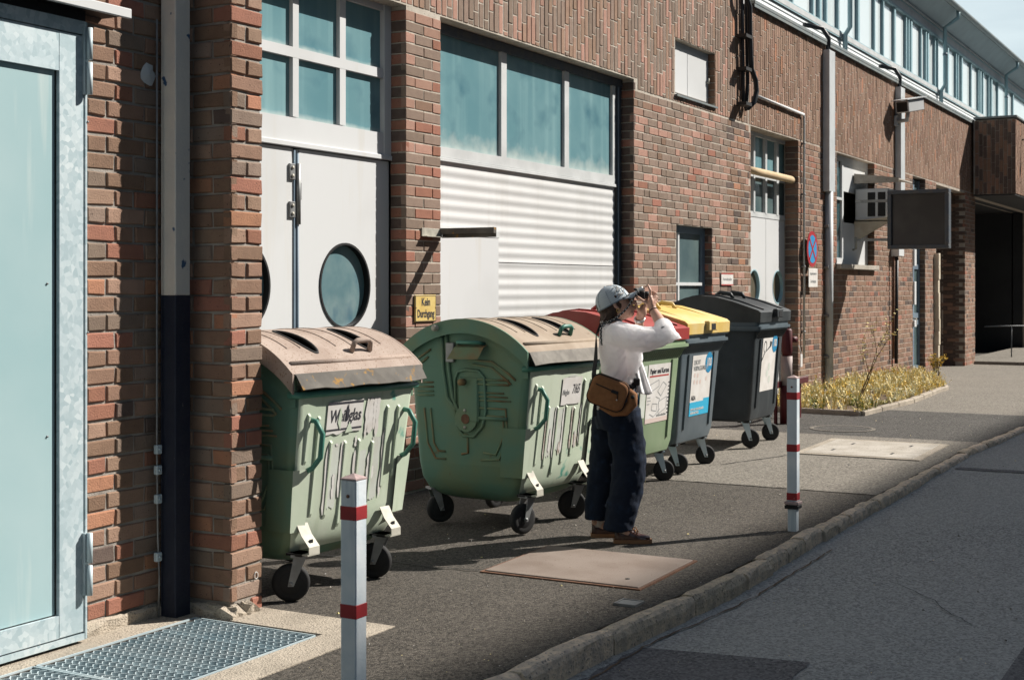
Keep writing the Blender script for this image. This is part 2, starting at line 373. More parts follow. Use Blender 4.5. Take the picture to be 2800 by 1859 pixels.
def thing(name, label, cat, loc=(0, 0, 0), rz=0, group=None):
    o = bpy.data.objects.new(name, None); col.objects.link(o); o.location = loc; o.rotation_euler = (0, 0, rz)
    o.empty_display_size = .1
    return tag(o, label, cat, group)
def tag(o, label, cat, group=None):
    o['label'] = label; o['category'] = cat
    if group: o['group'] = group
    return o
def struct(o, kind='structure'): o['kind'] = kind; return o
def smooth(o, angle=40):
    for p in o.data.polygons: p.use_smooth = True
    o.data.set_sharp_from_angle(angle=rad(angle)); return o
_tc = {}
def text_part(name, s, size, matname, parent, origin, xdir, updir, sx=1.0, align='CENTER', extrude=.0006, shear=0, bold=0):
    cu = bpy.data.curves.new('t', 'FONT'); cu.body = s; cu.size = size; cu.align_x = align; cu.align_y = 'CENTER'; cu.extrude = extrude; cu.shear = shear; cu.offset = bold
    cu.resolution_u = 3
    ob = bpy.data.objects.new('t', cu); col.objects.link(ob)
    dg = bpy.context.evaluated_depsgraph_get()
    me = bpy.data.meshes.new_from_object(ob.evaluated_get(dg)); bpy.data.objects.remove(ob); bpy.data.curves.remove(cu)
    xd = Vector(xdir).normalized(); ud = Vector(updir).normalized(); nd = xd.cross(ud)
    M = Matrix((( xd.x*sx, ud.x, nd.x, origin[0]), (xd.y*sx, ud.y, nd.y, origin[1]), (xd.z*sx, ud.z, nd.z, origin[2]), (0,0,0,1)))
    me.transform(M); me.materials.clear(); me.materials.append(MATS[matname]); me.name = name
    return link(name, me, parent)

# ================================================================== the ground
def sheet(name, xs, ys_of, mats, dz=0, zf=gz, skip=None):
    m = MB(); cols = []
    for X in xs: cols.append([(X, y, zf(X) + dz) for y in ys_of(X)])
    n = len(cols[0])
    for i in range(len(xs) - 1):
        for j in range(n - 1):
            a, b, c, d = cols[i][j], cols[i+1][j], cols[i+1][j+1], cols[i][j+1]
            if skip and skip((a[0] + b[0]) / 2, (a[1] + d[1]) / 2): continue
            m.add([a, b, c, d], [(0, 1, 2, 3)])
    return m.build(name, mats)
m = MB(); m.add([(-600, -600, -1.2), (900, -600, -1.2), (900, 600, -1.2), (-600, 600, -1.2)], [(0, 1, 2, 3)])
struct(m.build('ground', 'soil'))
PIT = (2.2, 5.165, 3.895, 4.585)
XS = sorted(set([-60, -20, -5, 0, 1, 2.2, 3, 4.16, 5.165, 5.5, 6, 7, 8, 9, 10, 11, 12, 13, 14, 15, 16, 17, 18, 19, 20, 22, 24, 26, 28, 30, 35, 40, 60, 120, 200]))
pavement = struct(sheet('pavement', XS, lambda X: [ky(X) + .10, 3.895, 4.585, 9.0], 'asphalt', skip=lambda x, y: PIT[0] < x < PIT[1] and PIT[2] < y < PIT[3]))
road_z = lambda X: gz(X) - kh(X)
struct(sheet('road', XS, lambda X: [-60, -20, -6, 0, ky(X) + .03], 'asphalt_road', zf=road_z))
# re-laid strips of asphalt, each a different batch
def patch(name, quad, mname, dz=.004, zf=gz, nseg=24, wob=.006):
    m = MB(); (a, b, c, d) = [Vector((p[0], p[1], 0)) for p in quad]
    rg = random.Random(len(name)); pts = []
    for i in range(nseg + 1):
        t = i / nseg
        p = a.lerp(b, t); q = d.lerp(c, t)
        w = rg.uniform(-wob, wob); w2 = rg.uniform(-wob, wob)
        p = p + Vector((w, w, 0)); q = q + Vector((w2, w2, 0))
        pts.append((p, q))
    for (p, q), (p2, q2) in zip(pts, pts[1:]):
        m.add([(v.x, v.y, zf(v.x) + dz) for v in (p, p2, q2, q)], [(0, 1, 2, 3)])
    return struct(m.build(name, mname))
def strip(name, X0, X1, mname, dz, Y1=6.2):
    q = [(X0, ky(X0) + .105), (X1, ky(X1) + .105), (X1, Y1), (X0, Y1)]
    return patch(name, q, mname, dz, nseg=max(4, int(abs(X1 - X0) * 4)))
strip('asphalt_strip', 10.34, 13.85, 'asphalt_pale', .004)
strip('asphalt_strip', 16.85, 60, 'asphalt_pale', .004)
strip('asphalt_strip', 13.85, 16.85, 'asphalt_dark', .005)
patch('asphalt_patch', [(5.2, 2.66), (6.07, 2.66), (6.19, 1.87), (5.2, 1.85)], 'asphalt_patch', .004, road_z, wob=.01)
patch('asphalt_patch', [(12.12, 2.42), (12.12, 0.0), (40, -1.8), (40, .70)], 'asphalt_patch', .004, road_z, wob=.006)
patch('gravel_verge', [(3.0, 1.10), (16.0, 1.02), (16.0, -1.0), (3.0, -1.0)], 'asphalt_patch', .006, road_z, wob=.03)
# kerb of single granite stones
kerb = MB(); kerb.box(-3, 0, 2.88, 2.9, -.3, -.25)
kerb = struct(bpy.data.objects.new('kerb', None)); col.objects.link(kerb)
x = -1.0; rg = random.Random(3)
while x < 34:
    L = rg.uniform(.62, .95) if x < 7.4 else rg.uniform(.26, .42)
    if 4.4 < x < 4.9: L = 5.53 - x
    x1 = x + L - .008
    m = MB(); nseg = 6 if L > .5 else 4; rings = []
    lift = rg.uniform(-.006, .008); off = rg.uniform(-.012, .012) * (1 if x > 7.4 else .4)
    for i in range(nseg + 1):
        t = i / nseg; X = x + (x1 - x) * t; y0 = ky(X) + off; z = gz(X) + .012 + lift; zb = z - kh(X) - .12
        e = .012 if i in (0, nseg) else 0
        j = lambda a=.006: rg.uniform(-a, a)
        rings.append([(X, y0 + j(), zb), (X, y0 + j(.008), z - .045 + j()), (X, y0 + .006 + j(.006), z - .014 - e), (X, y0 + .022 + j(.008), z - e * .6 + j(.003)),
                      (X, y0 + .075 + j(), z - e * .5 + j(.004)), (X, y0 + .108 + j(.008), z - .012 - e), (X, y0 + .115, zb)])
    m.loft(rings)
    m.build('kerb_stone', 'kerb_granite', kerb)
    x += L
# concrete pad with its grating pit
m = MB()
for (a, b, c, d) in ((2.0, 5.485, 3.662, 3.868), (5.192, 5.485, 3.868, 4.60), (2.0, 5.485, 4.612, 5.0)):
    m.box(a, b, c, d, -.1, .0045)
struct(m.build('concrete_pad', 'concrete'))
m = MB(); m.add([(2.0, 3.8, -.35), (5.3, 3.8, -.35), (5.3, 4.7, -.35), (2.0, 4.7, -.35)], [(0, 1, 2, 3)])
m.box(2.0, 5.192, 3.868, 3.8705, -.35, -.002); m.box(2.0, 5.192, 4.609, 4.612, -.35, -.002); m.box(5.189, 5.192, 3.8705, 4.609, -.35, -.002)
struct(m.build('grating_pit', 'dark_void'))
def grating(name, X0, X1, label):
    t = thing(name, label, 'grating', ((X0 + X1) / 2, 4.24, 0), group='floor gratings by the steel door')
    w = (X1 - X0) / 2; Y0, Y1 = -.365, .365
    m = MB(); m.box(-w, w, Y0, Y0 + .006, -.035, .008); m.box(-w, w, Y1 - .006, Y1, -.035, .008); m.box(-w, -w + .006, Y0, Y1, -.035, .008); m.box(w - .006, w, Y0, Y1, -.035, .008)
    m.build('frame', 'galvanised_plain', t)
    m = MB(); n = 18
    for i in range(1, n):                                   # corrugated bearing strips, like the pressed grating in the photo
        y = Y0 + (Y1 - Y0) * i / n; k = int((X1 - X0) / .027); pts = []
        for q in range(k + 1):
            xx = -w + .008 + (2 * w - .016) * q / k
            pts.append((xx, y + (.0125 if (q // 1) % 2 else -.0125)))
        vs = []; fs = []
        for (a, b) in pts: vs += [(a, b - .0026, -.028), (a, b - .0026, .004), (a, b + .0026, .004), (a, b + .0026, -.028)]
        for q in range(k):
            for e in range(3): fs.append((q*4+e, q*4+4+e, q*4+5+e, q*4+1+e))
        m.add(vs, fs)
    for i in range(1, 8):
        xx = -w + 2 * w * i / 8; m.box(xx - .002, xx + .002, Y0 + .006, Y1 - .006, -.03, -.012)
    struct(m.build('mesh_bars', 'galvanised_plain', t), 'stuff')
    return t
grating('floor_grating', 4.165, 5.155, 'galvanised floor grating panel running up to the foot of the brick pier')
grating('floor_grating', 3.165, 4.155, 'floor grating panel at the lower left corner, before the steel door')

# ================================================================== bricks
CH, BH, SL, HL = .0833, .0715, .24, .115
_bm = {}
def brick_mesh(L, H, v, mname, soft):
    L = max(.02, round(L / .005) * .005); key = (L, round(H, 3), v, mname, soft)
    if key in _bm: return _bm[key]
    r = random.Random(hash((round(L*1000), v, soft)) & 0xffff); c = .0055 if soft else .003; j = .0034 if soft else .0016
    x, z = L / 2, H / 2; D = .045
    q = lambda: r.uniform(-j, j)
    m = MB()
    out = [(-x + q(), c + .001, -z + q()), (x + q(), c + .001, -z + q()), (x + q(), c + .001, z + q()), (-x + q(), c + .001, z + q())]
    inn = [(p[0] + (c if p[0] < 0 else -c), q() * .5, p[2] + (c if p[2] < 0 else -c)) for p in out]
    bk = [(p[0], D, p[2]) for p in out]
    m.add(inn + out + bk, [(0,1,2,3)] + [(4+i, 4+(i+1)%4, (i+1)%4, i) for i in range(4)] + [(8+i, 8+(i+1)%4, 4+(i+1)%4, 4+i) for i in range(4)])
    me = m.mesh('brick', mname); _bm[key] = me; return me
def cut(x0, x1, z, ops):
    iv = [(x0, x1)]
    for (a, b, c, d) in ops:
        if c < z < d:
            nv = []
            for (p, q) in iv:
                if b <= p or a >= q: nv.append((p, q)); continue
                if a > p: nv.append((p, a))
                if b < q: nv.append((b, q))
            iv = nv
    return iv
def courses(x0, x1, z0, z1, ops, pick, bond='SSH', off=.05, rg=R):
    out = []; k0 = math.ceil((z0 - off) / CH - .01); k = k0
    while off + (k + 1) * CH <= z1 + .012:
        zc = off + k * CH + CH / 2
        seq = {'SSH': [SL, SL, HL], 'SH': [SL, HL], 'S': [SL]}[bond]
        tot = sum(seq) + .01 * len(seq)
        st = x0 - tot + ({'SSH': [0, .23, .40, .12], 'SH': [0, .18], 'S': [0, .125]}[bond][k % {'SSH': 4, 'SH': 2, 'S': 2}[bond]])
        iv = cut(x0, x1, zc, ops); xx = st; i = 0; placed = []
        while xx < x1:
            L = seq[i % len(seq)]
            for (p, q) in iv:
                a, b = max(xx, p + .001), min(xx + L, q - .001)
                if b - a > .035: placed.append((a, b, L))
            xx += L + .01; i += 1
        for (a, b, L) in placed:
            out.append(((a + b) / 2, zc, b - a, BH, pick((a + b) / 2, zc, k, L < .2, rg)))
        k += 1
    return out
def soldiers(x0, x1, z0f, z1, ops, pick, rg=R):
    out = []; xx = x0; i = 0
    while xx + CH <= x1 + .01:
        xc = xx + CH / 2; z0 = z0f(xc); iv = [(z0, z1)]
        for (a, b, c, d) in ops:
            if a < xc < b:
                nv = []
                for (p, q) in iv:
                    if d <= p or c >= q: nv.append((p, q)); continue
                    if c > p: nv.append((p, c))
                    if d < q: nv.append((d, q))
                iv = nv
        for (p, q) in iv:
            z = p + .006 - [.0, .085, .17, .045, .13, .21][(i * 5 + (i // 7)) % 6] * (1 if p == z0 or True else 0)
            while z < q:
                a, b = max(z, p + .004), min(z + SL, q - .004)
                if b - a > .03: out.append((xc, (a + b) / 2, BH, b - a, pick(xc, (a + b) / 2, i, False, rg)))
                z += SL + .011
        xx += CH; i += 1
    return out
def emit(bricks, frame, wall, limit, soft=False, rg=R, size_of=None):
    """bricks: (u, z, w, h, material); frame(u, z) -> location, z-rotation of a brick whose face looks to local -Y"""
    items = []
    for b in bricks:
        loc, rz = frame(b[0], b[1]); items.append((loc, rz, b))
    return items
def place(items, wall, limit, soft=False, hidden=None):
    """the bricks that show largest become objects of their own, the rest one joined part"""
    def show(it):
        loc, rz, b = it; d = loc[0] * CY + loc[1] * SY
        if d < 1: return 0
        px = 1400 + F_PX * (loc[0] * SY - loc[1] * CY) / d; py = HOR - F_PX * (loc[2] - EYE) / d
        if not (-20 < px < 2820 and -20 < py < 1880): return 0
        if hidden and hidden(px, py): return 0
        nx, ny = math.sin(rz), -math.cos(rz); L = math.hypot(loc[0], loc[1])
        return b[2] * b[3] * abs(nx * loc[0] + ny * loc[1]) / L / d / d
    items = sorted(items, key=show, reverse=True)
    rg = random.Random(11); MN = ['brick_red', 'brick_salmon', 'brick_brown', 'brick_grey', 'brick_dark', 'brick_orange', 'brick_tan', 'brick_wing']
    rest = MB(); nobj = 0
    for it in items:
        loc, rz, b = it
        me = brick_mesh(b[2], b[3], rg.randrange(4), b[4], soft)
        pr = rg.uniform(-.0022, .0022) * (1.4 if soft else 1)
        n = Vector((math.sin(rz), -math.cos(rz), 0)); L = Vector(loc) + n * pr
        rot = Euler((rg.uniform(-.006, .006), rg.uniform(-.005, .005), rz + rg.uniform(-.006, .006)))
        if nobj < limit and show(it) > 0:
            o = link('brick', me, wall); o.location = L; o.rotation_euler = rot; nobj += 1
        else:
            M = Matrix.Translation(L) @ rot.to_matrix().to_4x4(); rest.cur = MN.index(b[4])
            rest.add([M @ v.co for v in me.vertices], [tuple(p.vertices) for p in me.polygons])
    if rest.v:
        me = bpy.data.meshes.new('brickwork'); me.from_pydata(rest.v, [], rest.f)
        for q in MN: me.materials.append(MATS[q])
        me.polygons.foreach_set('material_index', rest.mi); me.update()
        struct(link('brickwork', me, wall), 'stuff')
def core(m, x0, x1, z0, z1, y0, y1, ops):
    xs = sorted(set([x0, x1] + [v for o in ops for v in o[:2] if x0 < v < x1]))
    for a, b in zip(xs, xs[1:]):
        xc = (a + b) / 2; iv = [(z0, z1)]
        for (p, q, c, d) in ops:
            if p < xc < q:
                nv = []
                for (u, w) in iv:
                    if d <= u or c >= w: nv.append((u, w)); continue
                    if c > u: nv.append((u, c))
                    if d < w: nv.append((d, w))
                iv = nv
        for (u, w) in iv: m.box(a, b, y0, y1, u, w)
def picker(weights):
    names = list(weights); ws = [weights[n] for n in names]
    return lambda x, z, k, hdr, rg: rg.choices(names, ws)[0]
front = lambda Y: (lambda u, z: ((u, Y, z), 0.0))
side = lambda X: (lambda u, z: ((X, u, z), -math.pi / 2))        # face looks to -X, u runs along Y
def below(Y): return (lambda u, z: ((u, Y, z), 0))

# ------------------------------------------------------------------ near annex with the steel door
YA, YP, XP0, XP1 = 4.80, 4.47, 5.26, 5.50
annex = thing('brick_annex', 'brick block at the left edge with a projecting pier and a steel door', 'building', (4.5, 4.8, 0))
def P(name, mb, mats, parent): o = mb.build(name, mats, parent); return o
annex.location = (0, 0, 0)
m = MB(); m.box(1.0, XP1 - .012, YA + .009, 5.60, -.2, 3.9); m.box(XP0 + .009, XP1 - .012, YP + .009, YA + .009, .0, 3.9)
a_wall = m.build('wall', 'mortar_dark', annex)
pa = picker({'brick_brown': .42, 'brick_tan': .20, 'brick_red': .15, 'brick_orange': .08, 'brick_grey': .14, 'brick_dark': .01})
rg = random.Random(21)
it = []
OFF = .0648
for (u, z, w, h, mt) in courses(4.40, XP0, .02, 3.8, [], pa, 'SH', OFF, rg): it.append(((u, YA, z), 0, (u, z, w, h, mt)))
k = 0
while OFF + k * CH < 3.8:
    z = OFF + k * CH + CH / 2
    if k % 2 == 0: rows = [(XP0, XP1)]; srow = [(YP + .001, YP + .115), (YP + .125, YA)]
    else: rows = [(XP0, XP0 + .114), (XP0 + .125, XP1)]; srow = [(YP + .001, YP + .24), (YP + .25, YA)]
    base = pa(0, 0, k, 0, rg)
    for (a, b) in rows: it.append((((a + b) / 2, YP, z), 0, (0, z, b - a, BH, base if rg.random() < .6 else pa(0, 0, k, 0, rg))))
    for (a, b) in srow: it.append(((XP0, (a + b) / 2, z), -math.pi / 2, (0, z, b - a, BH, pa(0, 0, k, 0, rg))))
    k += 1
place(it, a_wall, 300, soft=True)
# crumbling footing below the pier and the wall
def lump(name, x0, x1, y0, y1, z0, z1, mname, parent, seed=1, amp=.02, n=6):
    r = random.Random(seed); m = MB(); vs = {}; nx, ny = n, max(2, n // 2)
    for i in range(nx + 1):
        for j in range(ny + 1):
            e = 0 if (0 < i < nx and 0 < j < ny) else 1
            vs[i, j] = (x0 + (x1 - x0) * i / nx + r.uniform(-amp, amp) * .5, y0 + (y1 - y0) * j / ny + r.uniform(-amp, amp) * .5, (z1 if not e else z0 + (z1 - z0) * r.uniform(.35, .9)) + r.uniform(-amp, amp) * .4)
    keys = list(vs); ix = {q: i for i, q in enumerate(keys)}
    fs = [(ix[i, j], ix[i+1, j], ix[i+1, j+1], ix[i, j+1]) for i in range(nx) for j in range(ny)]
    b = len(keys); V = [vs[q] for q in keys]
    ring = [(i, 0) for i in range(nx)] + [(nx, j) for j in range(ny)] + [(i, ny) for i in range(nx, 0, -1)] + [(0, j) for j in range(ny, 0, -1)]
    for q in ring: V.append((vs[q][0], vs[q][1], z0 - .02))
    for i, q in enumerate(ring):
        fs.append((ix[q], ix[ring[(i + 1) % len(ring)]], b + (i + 1) % len(ring), b + i))
    m.add(V, fs); return m.build(name, mname, parent)
lump('footing', XP0 - .05, XP1 - .09, YP - .05, YA, 0, .055, 'concrete', a_wall, 4, .03, 12)
lump('footing', 4.4, XP0, YA - .03, YA + .05, 0, .06, 'concrete', a_wall, 9, .018, 12)
m = MB(); m.bbox(XP1 - .085, XP1 - .005, YP - .004, YP + .1, -.02, .062, .006); m.build('broken_brick', 'brick_red', a_wall)
# steel door, frame, hinges
XD = wx(227, 4.74)
dr = MB(); dr.box(2.4, 4.395, 4.735, 4.765, .16, 2.66)
door = dr.build('steel_door', 'steel_panel', annex)
m = MB(); YF = 4.715
XI = 4.396
m.bbox(XI + .004, 4.545, YF, 4.77, .055, 2.735, .003); m.box(2.4, XI + .004, YF + .001, 4.77, 2.56, 2.735); m.box(2.4, XI + .004, YF + .001, 4.77, .055, .155)
m.build('leaf_frame', 'galvanised', door)
m = MB(); m.bbox(4.548, XD, YF - .004, 4.80, .02, 2.80, .003); m.box(2.4, 4.548, YF - .002, 4.80, 2.74, 2.80); m.box(2.4, 4.548, YF - .002, 4.80, .02, .048)
m.build('door_frame', 'galvanised', door)
m = MB(); m.box(XI - .004, XI + .004, YF + .018, YF + .02, .16, 2.56); m.box(2.4, XI, YF + .018, YF + .02, .153, .157); m.build('seal', 'black', door)
for (z0, z1) in ((2.47, 2.77), (.22, .50)):
    m = MB(); m.box(4.535, 4.556, YF - .018, YF - .001, z0, z1)
    m.tube([(4.553, YF - .028, z0), (4.553, YF - .028, z0 + (z1 - z0) * .48)], .0135, 10); m.tube([(4.553, YF - .028, z0 + (z1 - z0) * .52), (4.553, YF - .028, z1)], .0135, 10)
    m.build('hinge', 'galvanised_plain', door)
for (xx, zz) in ((4.35, 1.62), (4.35, .95), (4.565, 1.4), (4.565, 2.35), (4.565, .48), (4.565, .30), (4.565, 2.65)):
    m = MB(); m.cyl((xx, YF - .005 if xx > 4.5 else 4.733, zz), 1, .005, .006, 8); m.build('rivet', 'metal_grey', door)
# canopy above the door
cn = MB(); cn.box(2.4, 4.735, 4.645, 4.797, 2.850, 2.872)
can = cn.build('canopy', 'black', annex)
m = MB(); m.bbox(2.4, 4.757, 4.628, 4.645, 2.838, 2.884, .004); m.build('canopy_edge', 'white_paint', can)
m = MB(); m.box(2.4, 4.56, 4.72, 4.797, 2.803, 2.848); m.build('gap_dark', 'black', can)  # black strip painting the dark gap between canopy and door frame
# plaster blot on the recess wall
m = MB(); r = random.Random(2); n = 14; ctr = on_wall(402, 205, YA)
m.add([(ctr[0] + math.cos(i*6.283/n) * .05 * r.uniform(.75, 1.1), YA - .006, ctr[1] + math.sin(i*6.283/n) * .06 * r.uniform(.8, 1.1)) for i in range(n)] + [(ctr[0], YA - .016, ctr[1])], [(i, (i+1)%n, n) for i in range(n)])
m.build('plaster_blot', 'white_frame', a_wall)
cm_ = on_wall(699, 1572, YP); m = MB(); m.tube([(cm_[0] + .013 * math.cos(a), YP - .0035, cm_[1] + .017 * math.sin(a)) for a in [i * math.pi / 9 for i in range(18)]], .0022, 5, closed=True); m.build('chalk_mark', 'paper_white', a_wall)
# steel guard post in the corner
post = thing('steel_post', 'square steel post in the brick corner, flaking white paint above, dark blue below', 'post', (5.15, 4.73, 0))
m = MB(); m.bbox(-.05, .055, -.05, .045, 1.565, 3.9, .004); m.build('upper_shaft', 'post_white', post)
m = MB(); m.bbox(-.051, .056, -.051, .046, 0, 1.565, .004); m.build('lower_shaft', 'post_dark', post)
cd = thing('ground_cable', 'thin galvanised earth cable clipped beside the dark steel post', 'cable', (5.07, 4.76, 0))
m = MB(); m.tube([(0, 0, 0), (.004, 0, .2), (-.006, 0, .4), (-.012, 0, .8), (-.012, 0, 2.9)], .005, 6); m.build('cable', 'metal_grey', cd)
for z in (.30, .58, .72, .82):
    m = MB(); m.bbox(-.026, .012, -.014, .01, z - .022, z + .022, .004); m.cyl((-.008, -.014, z), 1, .006, .008, 8); m.build('clip', 'galvanised_plain', cd)

# ------------------------------------------------------------------ the hall
W = 5.80
HX1 = 16.62
hall = thing('brick_hall', 'tall grey and salmon brick hall with the big white garage door behind the containers', 'building')
OPS = [(5.7, 8.833, -1, 3.745), (9.331, 13.08, -1, 3.745), (14.20, 15.417, 3.725, 4.346), (14.23, 15.32, 1.15, 2.30)]
inset = lambda ops: [(a, b + .011, c, d) for (a, b, c, d) in ops]
m = MB(); core(m, 4.9, HX1 - .012, -.3, 6.4, W + .0052, W + .145, inset(OPS))
h_wall = m.build('wall', 'mortar', hall)
m = MB(); core(m, 5.7, HX1, -.3, 6.4, W + .30, W + .34, [(14.2, 15.417, 3.725, 4.346), (14.23, 15.32, 1.15, 2.30)]); m.box(4.9, 5.2, W + .15, W + .3, -.3, 6.4); m.build('inner_wall', 'far_wall', h_wall)
ph_a = {'brick_grey': .68, 'brick_salmon': .20, 'brick_red': .05, 'brick_brown': .07}
ph_h = {'brick_grey': .40, 'brick_salmon': .42, 'brick_red': .12, 'brick_brown': .06}
ph_w = {'brick_brown': .46, 'brick_grey': .16, 'brick_orange': .10, 'brick_salmon': .14, 'brick_dark': .14}
def pick_hall(x, z, k, hdr, rg):
    w = ph_w if x > 15.87 else (ph_h if hdr else ph_a)
    return rg.choices(list(w), list(w.values()))[0]
rg = random.Random(31); it = []
SB = lambda x: 3.755 if x < 13.2 else 3.645
for (u, z, w, h, mt) in courses(13.08, HX1, -.1, 3.632, OPS, pick_hall, 'SSH', .05, rg): it.append(((u, W, z), 0, (u, z, w, h, mt)))
psold = picker({'brick_grey': .54, 'brick_salmon': .26, 'brick_tan': .20})
psold_w = picker({'brick_brown': .34, 'brick_grey': .22, 'brick_tan': .38, 'brick_orange': .06})
for (u, z, w, h, mt) in soldiers(5.6, HX1, SB, 5.6, OPS, lambda x, z, i, h, rg: (psold_w if x > 15.87 else psold)(x, z, i, h, rg), rg): it.append(((u, W, z), 0, (u, z, w, h, mt)))
# pier between the bays
k = 0
pp = picker({'brick_grey': .5, 'brick_salmon': .3, 'brick_red': .15, 'brick_brown': .05})
while .05 + (k + 1) * CH < 3.76:
    z = .05 + k * CH + CH / 2
    base = ['brick_grey', 'brick_red' if z < 2.9 else 'brick_salmon'][k % 2] if z > 1.9 else pp(0, 0, 0, 0, rg)
    rows = [(8.834, 9.078), (9.088, 9.330)] if k % 2 == 0 else [(8.834, 8.957), (8.967, 9.205), (9.215, 9.330)]
    for (a, b) in rows: it.append((((a + b) / 2, W, z), 0, (0, z, b - a, BH, base if rg.random() < .72 else pp(0, 0, 0, 0, rg))))
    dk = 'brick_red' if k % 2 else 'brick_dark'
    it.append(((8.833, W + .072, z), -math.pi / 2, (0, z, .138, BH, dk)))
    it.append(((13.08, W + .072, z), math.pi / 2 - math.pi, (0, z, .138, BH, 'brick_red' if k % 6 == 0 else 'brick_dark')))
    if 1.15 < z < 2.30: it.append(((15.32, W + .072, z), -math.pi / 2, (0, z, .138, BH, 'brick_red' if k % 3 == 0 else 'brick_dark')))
    k += 1
for k in range(7):
    z = 3.76 + k * CH + .04
    if z < 4.33: it.append(((15.417, W + .072, z), -math.pi / 2, (0, z, .138, BH, 'brick_brown')))
hid = lambda px, py: (1080 < px < 1640 and py > 960) or (1500 < px < 2170 and py > 850)
place(it, h_wall, 300, hidden=hid)

# ------------------------------------------------------------------ the long low wing
wing = thing('brick_wing', 'long low red brown brick wing running back from the white porthole doors', 'building')
WO = [(16.68, 18.64, -1, 3.632), (20.54, 22.74, 1.965, 3.632), (25.45, 26.46, -1, 3.632), (27.40, 30.20, -1, 3.60), (31.3, 39.0, -1, 3.60)]
m = MB(); core(m, HX1 - .011, 44, -.6, 5.16, W + .0052, W + .20, inset(WO)); core(m, HX1, 44, -.6, 5.1, W + .45, W + .48, [(27.40, 30.20, -1, 3.60), (31.3, 39.0, -1, 3.60)])
w_wall = m.build('wall', 'mortar_wing', wing)
pw = picker({'brick_wing': .50, 'brick_brown': .24, 'brick_tan': .10, 'brick_red': .08, 'brick_dark': .08})
rg = random.Random(41); it = []
for (u, z, w, h, mt) in courses(HX1, 31.3, -.2, 3.632, WO, pw, 'SSH', .05, rg): it.append(((u, W, z), 0, (u, z, w, h, mt)))
pws = picker({'brick_wing': .22, 'brick_brown': .34, 'brick_tan': .40, 'brick_orange': .04})
for (u, z, w, h, mt) in soldiers(HX1, 32, lambda x: 3.645, 5.13, WO, pws, rg): it.append(((u, W, z), 0, (u, z, w, h, mt)))
k = 0
while .05 + (k + 1) * CH < 3.64:
    z = .05 + k * CH + CH / 2
    for X, D in ((18.64, .19), (22.74, .19), (26.46, .19)):
        if X == 22.74 and z < 1.965: continue
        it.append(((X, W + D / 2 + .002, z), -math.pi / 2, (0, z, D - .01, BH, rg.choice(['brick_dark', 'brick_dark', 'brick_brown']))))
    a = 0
    for yy in [W + .12 + .25 * q for q in range(8)]: it.append(((30.20, yy + (.125 if k % 2 else 0), z), -math.pi / 2, (0, z, .24, BH, rg.choice(['brick_dark', 'brick_dark', 'brick_wing']))))  # at the porch mostly dark bricks, the side wall's shade put into their tone
    k += 1
place(it, w_wall, 300, hidden=lambda px, py: px < 2170 and py > 850)
m = MB(); m.box(30.212, 30.5, W + .20, W + 2.2, -.6, 3.6); m.box(27.2, 30.4, W + 2.2, W + 2.3, -.6, 3.7); m.box(27.2, 27.4, W + .2, W + 2.2, -.6, 3.6)
m.build('porch_wall', 'brick_dark', wing)  # dark brick tone paints the porch's shade into its walls
m = MB(); m.box(27.2, 30.6, W + .2, W + 2.2, 3.61, 3.7); m.box(31.0, 40, W + .2, W + 5, 3.61, 3.7); m.build('porch_ceiling', 'shade_black', wing)  # near-black ceilings carry the porch and gateway shade in their colour
m = MB(); m.box(31.0, 31.28, W + .2, W + 5, -.6, 3.6); m.box(39.0, 39.2, W + .2, W + 5, -.6, 3.6); m.box(31, 39.2, W + 5, W + 5.1, -.6, 3.6); m.build('gateway_wall', 'shade_black', wing)  # gateway's deep shade put into the wall colour
# coping
m = MB(); xx = HX1 + .06
while xx < 44:
    m.bbox(xx, min(44, xx + 2.44), W - .055, W + .30, 5.16, 5.205, .004); m.box(xx, min(44, xx + 2.44), W - .05, W - .046, 5.12, 5.16); xx += 2.45
m.build('coping', 'roof_metal', wing)
# overhanging block at the far end
blk = thing('overhang_block', 'brick block projecting over the gateway at the right edge, shade put into its near face', 'building')
BX, BY0, BZ0, BZ1 = 30.80, 4.88, 3.60, 5.20
m = MB(); m.box(BX + .012, 44, BY0 + .012, W - .06, BZ0, BZ1 - .02)
b_wall = m.build('wall', 'mortar_dark', blk); it = []; rg = random.Random(5)
pb = picker({'brick_wing': .4, 'brick_dark': .6})  # extra dark bricks put shade into the end face; the brick is ordinary
for (u, z, w, h, mt) in soldiers(BY0, W - .06, lambda x: BZ0, BZ1 - .03, [], pb, rg): it.append(((BX, u, z), -math.pi / 2, (u, z, w, h, mt)))
for (u, z, w, h, mt) in soldiers(BX, 36, lambda x: BZ0, BZ1 - .03, [], pws, rg): it.append(((u, BY0, z), 0, (u, z, w, h, mt)))
place(it, b_wall, 300)
m = MB(); m.bbox(BX - .03, 44, BY0 - .03, W - .06, BZ1, BZ1 + .05, .01); m.build('coping', 'roof_metal', blk)
m = MB(); m.box(BX + .02, 44, BY0 + .02, W - .05, BZ0 - .03, BZ0 - .003); m.build('soffit', 'shade_black', blk)  # underside's shade put into its near-black colour
lamp = thing('wall_lamp', 'small lamp on a bent arm fixed to the far brick block', 'lamp', (31.6, BY0, 4.3))
m = MB(); m.tube([(0, 0, .5), (0, -.1, .5), (0, -.14, .4), (0, -.14, .1)], .02, 8); m.build('arm', 'metal_grey', lamp)
m = MB(); m.cyl((0, -.14, .02), 2, .05, .16, 12, .07); m.build('shade', 'trunking', lamp)
# building across the street, outside the picture: it shades the road
opp = thing('opposite_building', 'tall plain building across the street whose shade lies over the road', 'building', (45, -20, 0), rad(-2.2))
m = MB(); m.box(-50, 60, -14, 0, -2, 29.75); m.build('wall', 'far_wall', opp)
m = MB(); m.box(-50.2, 60.2, -14.2, .2, 29.75, 30.1); m.build('roof', 'roof_metal', opp)

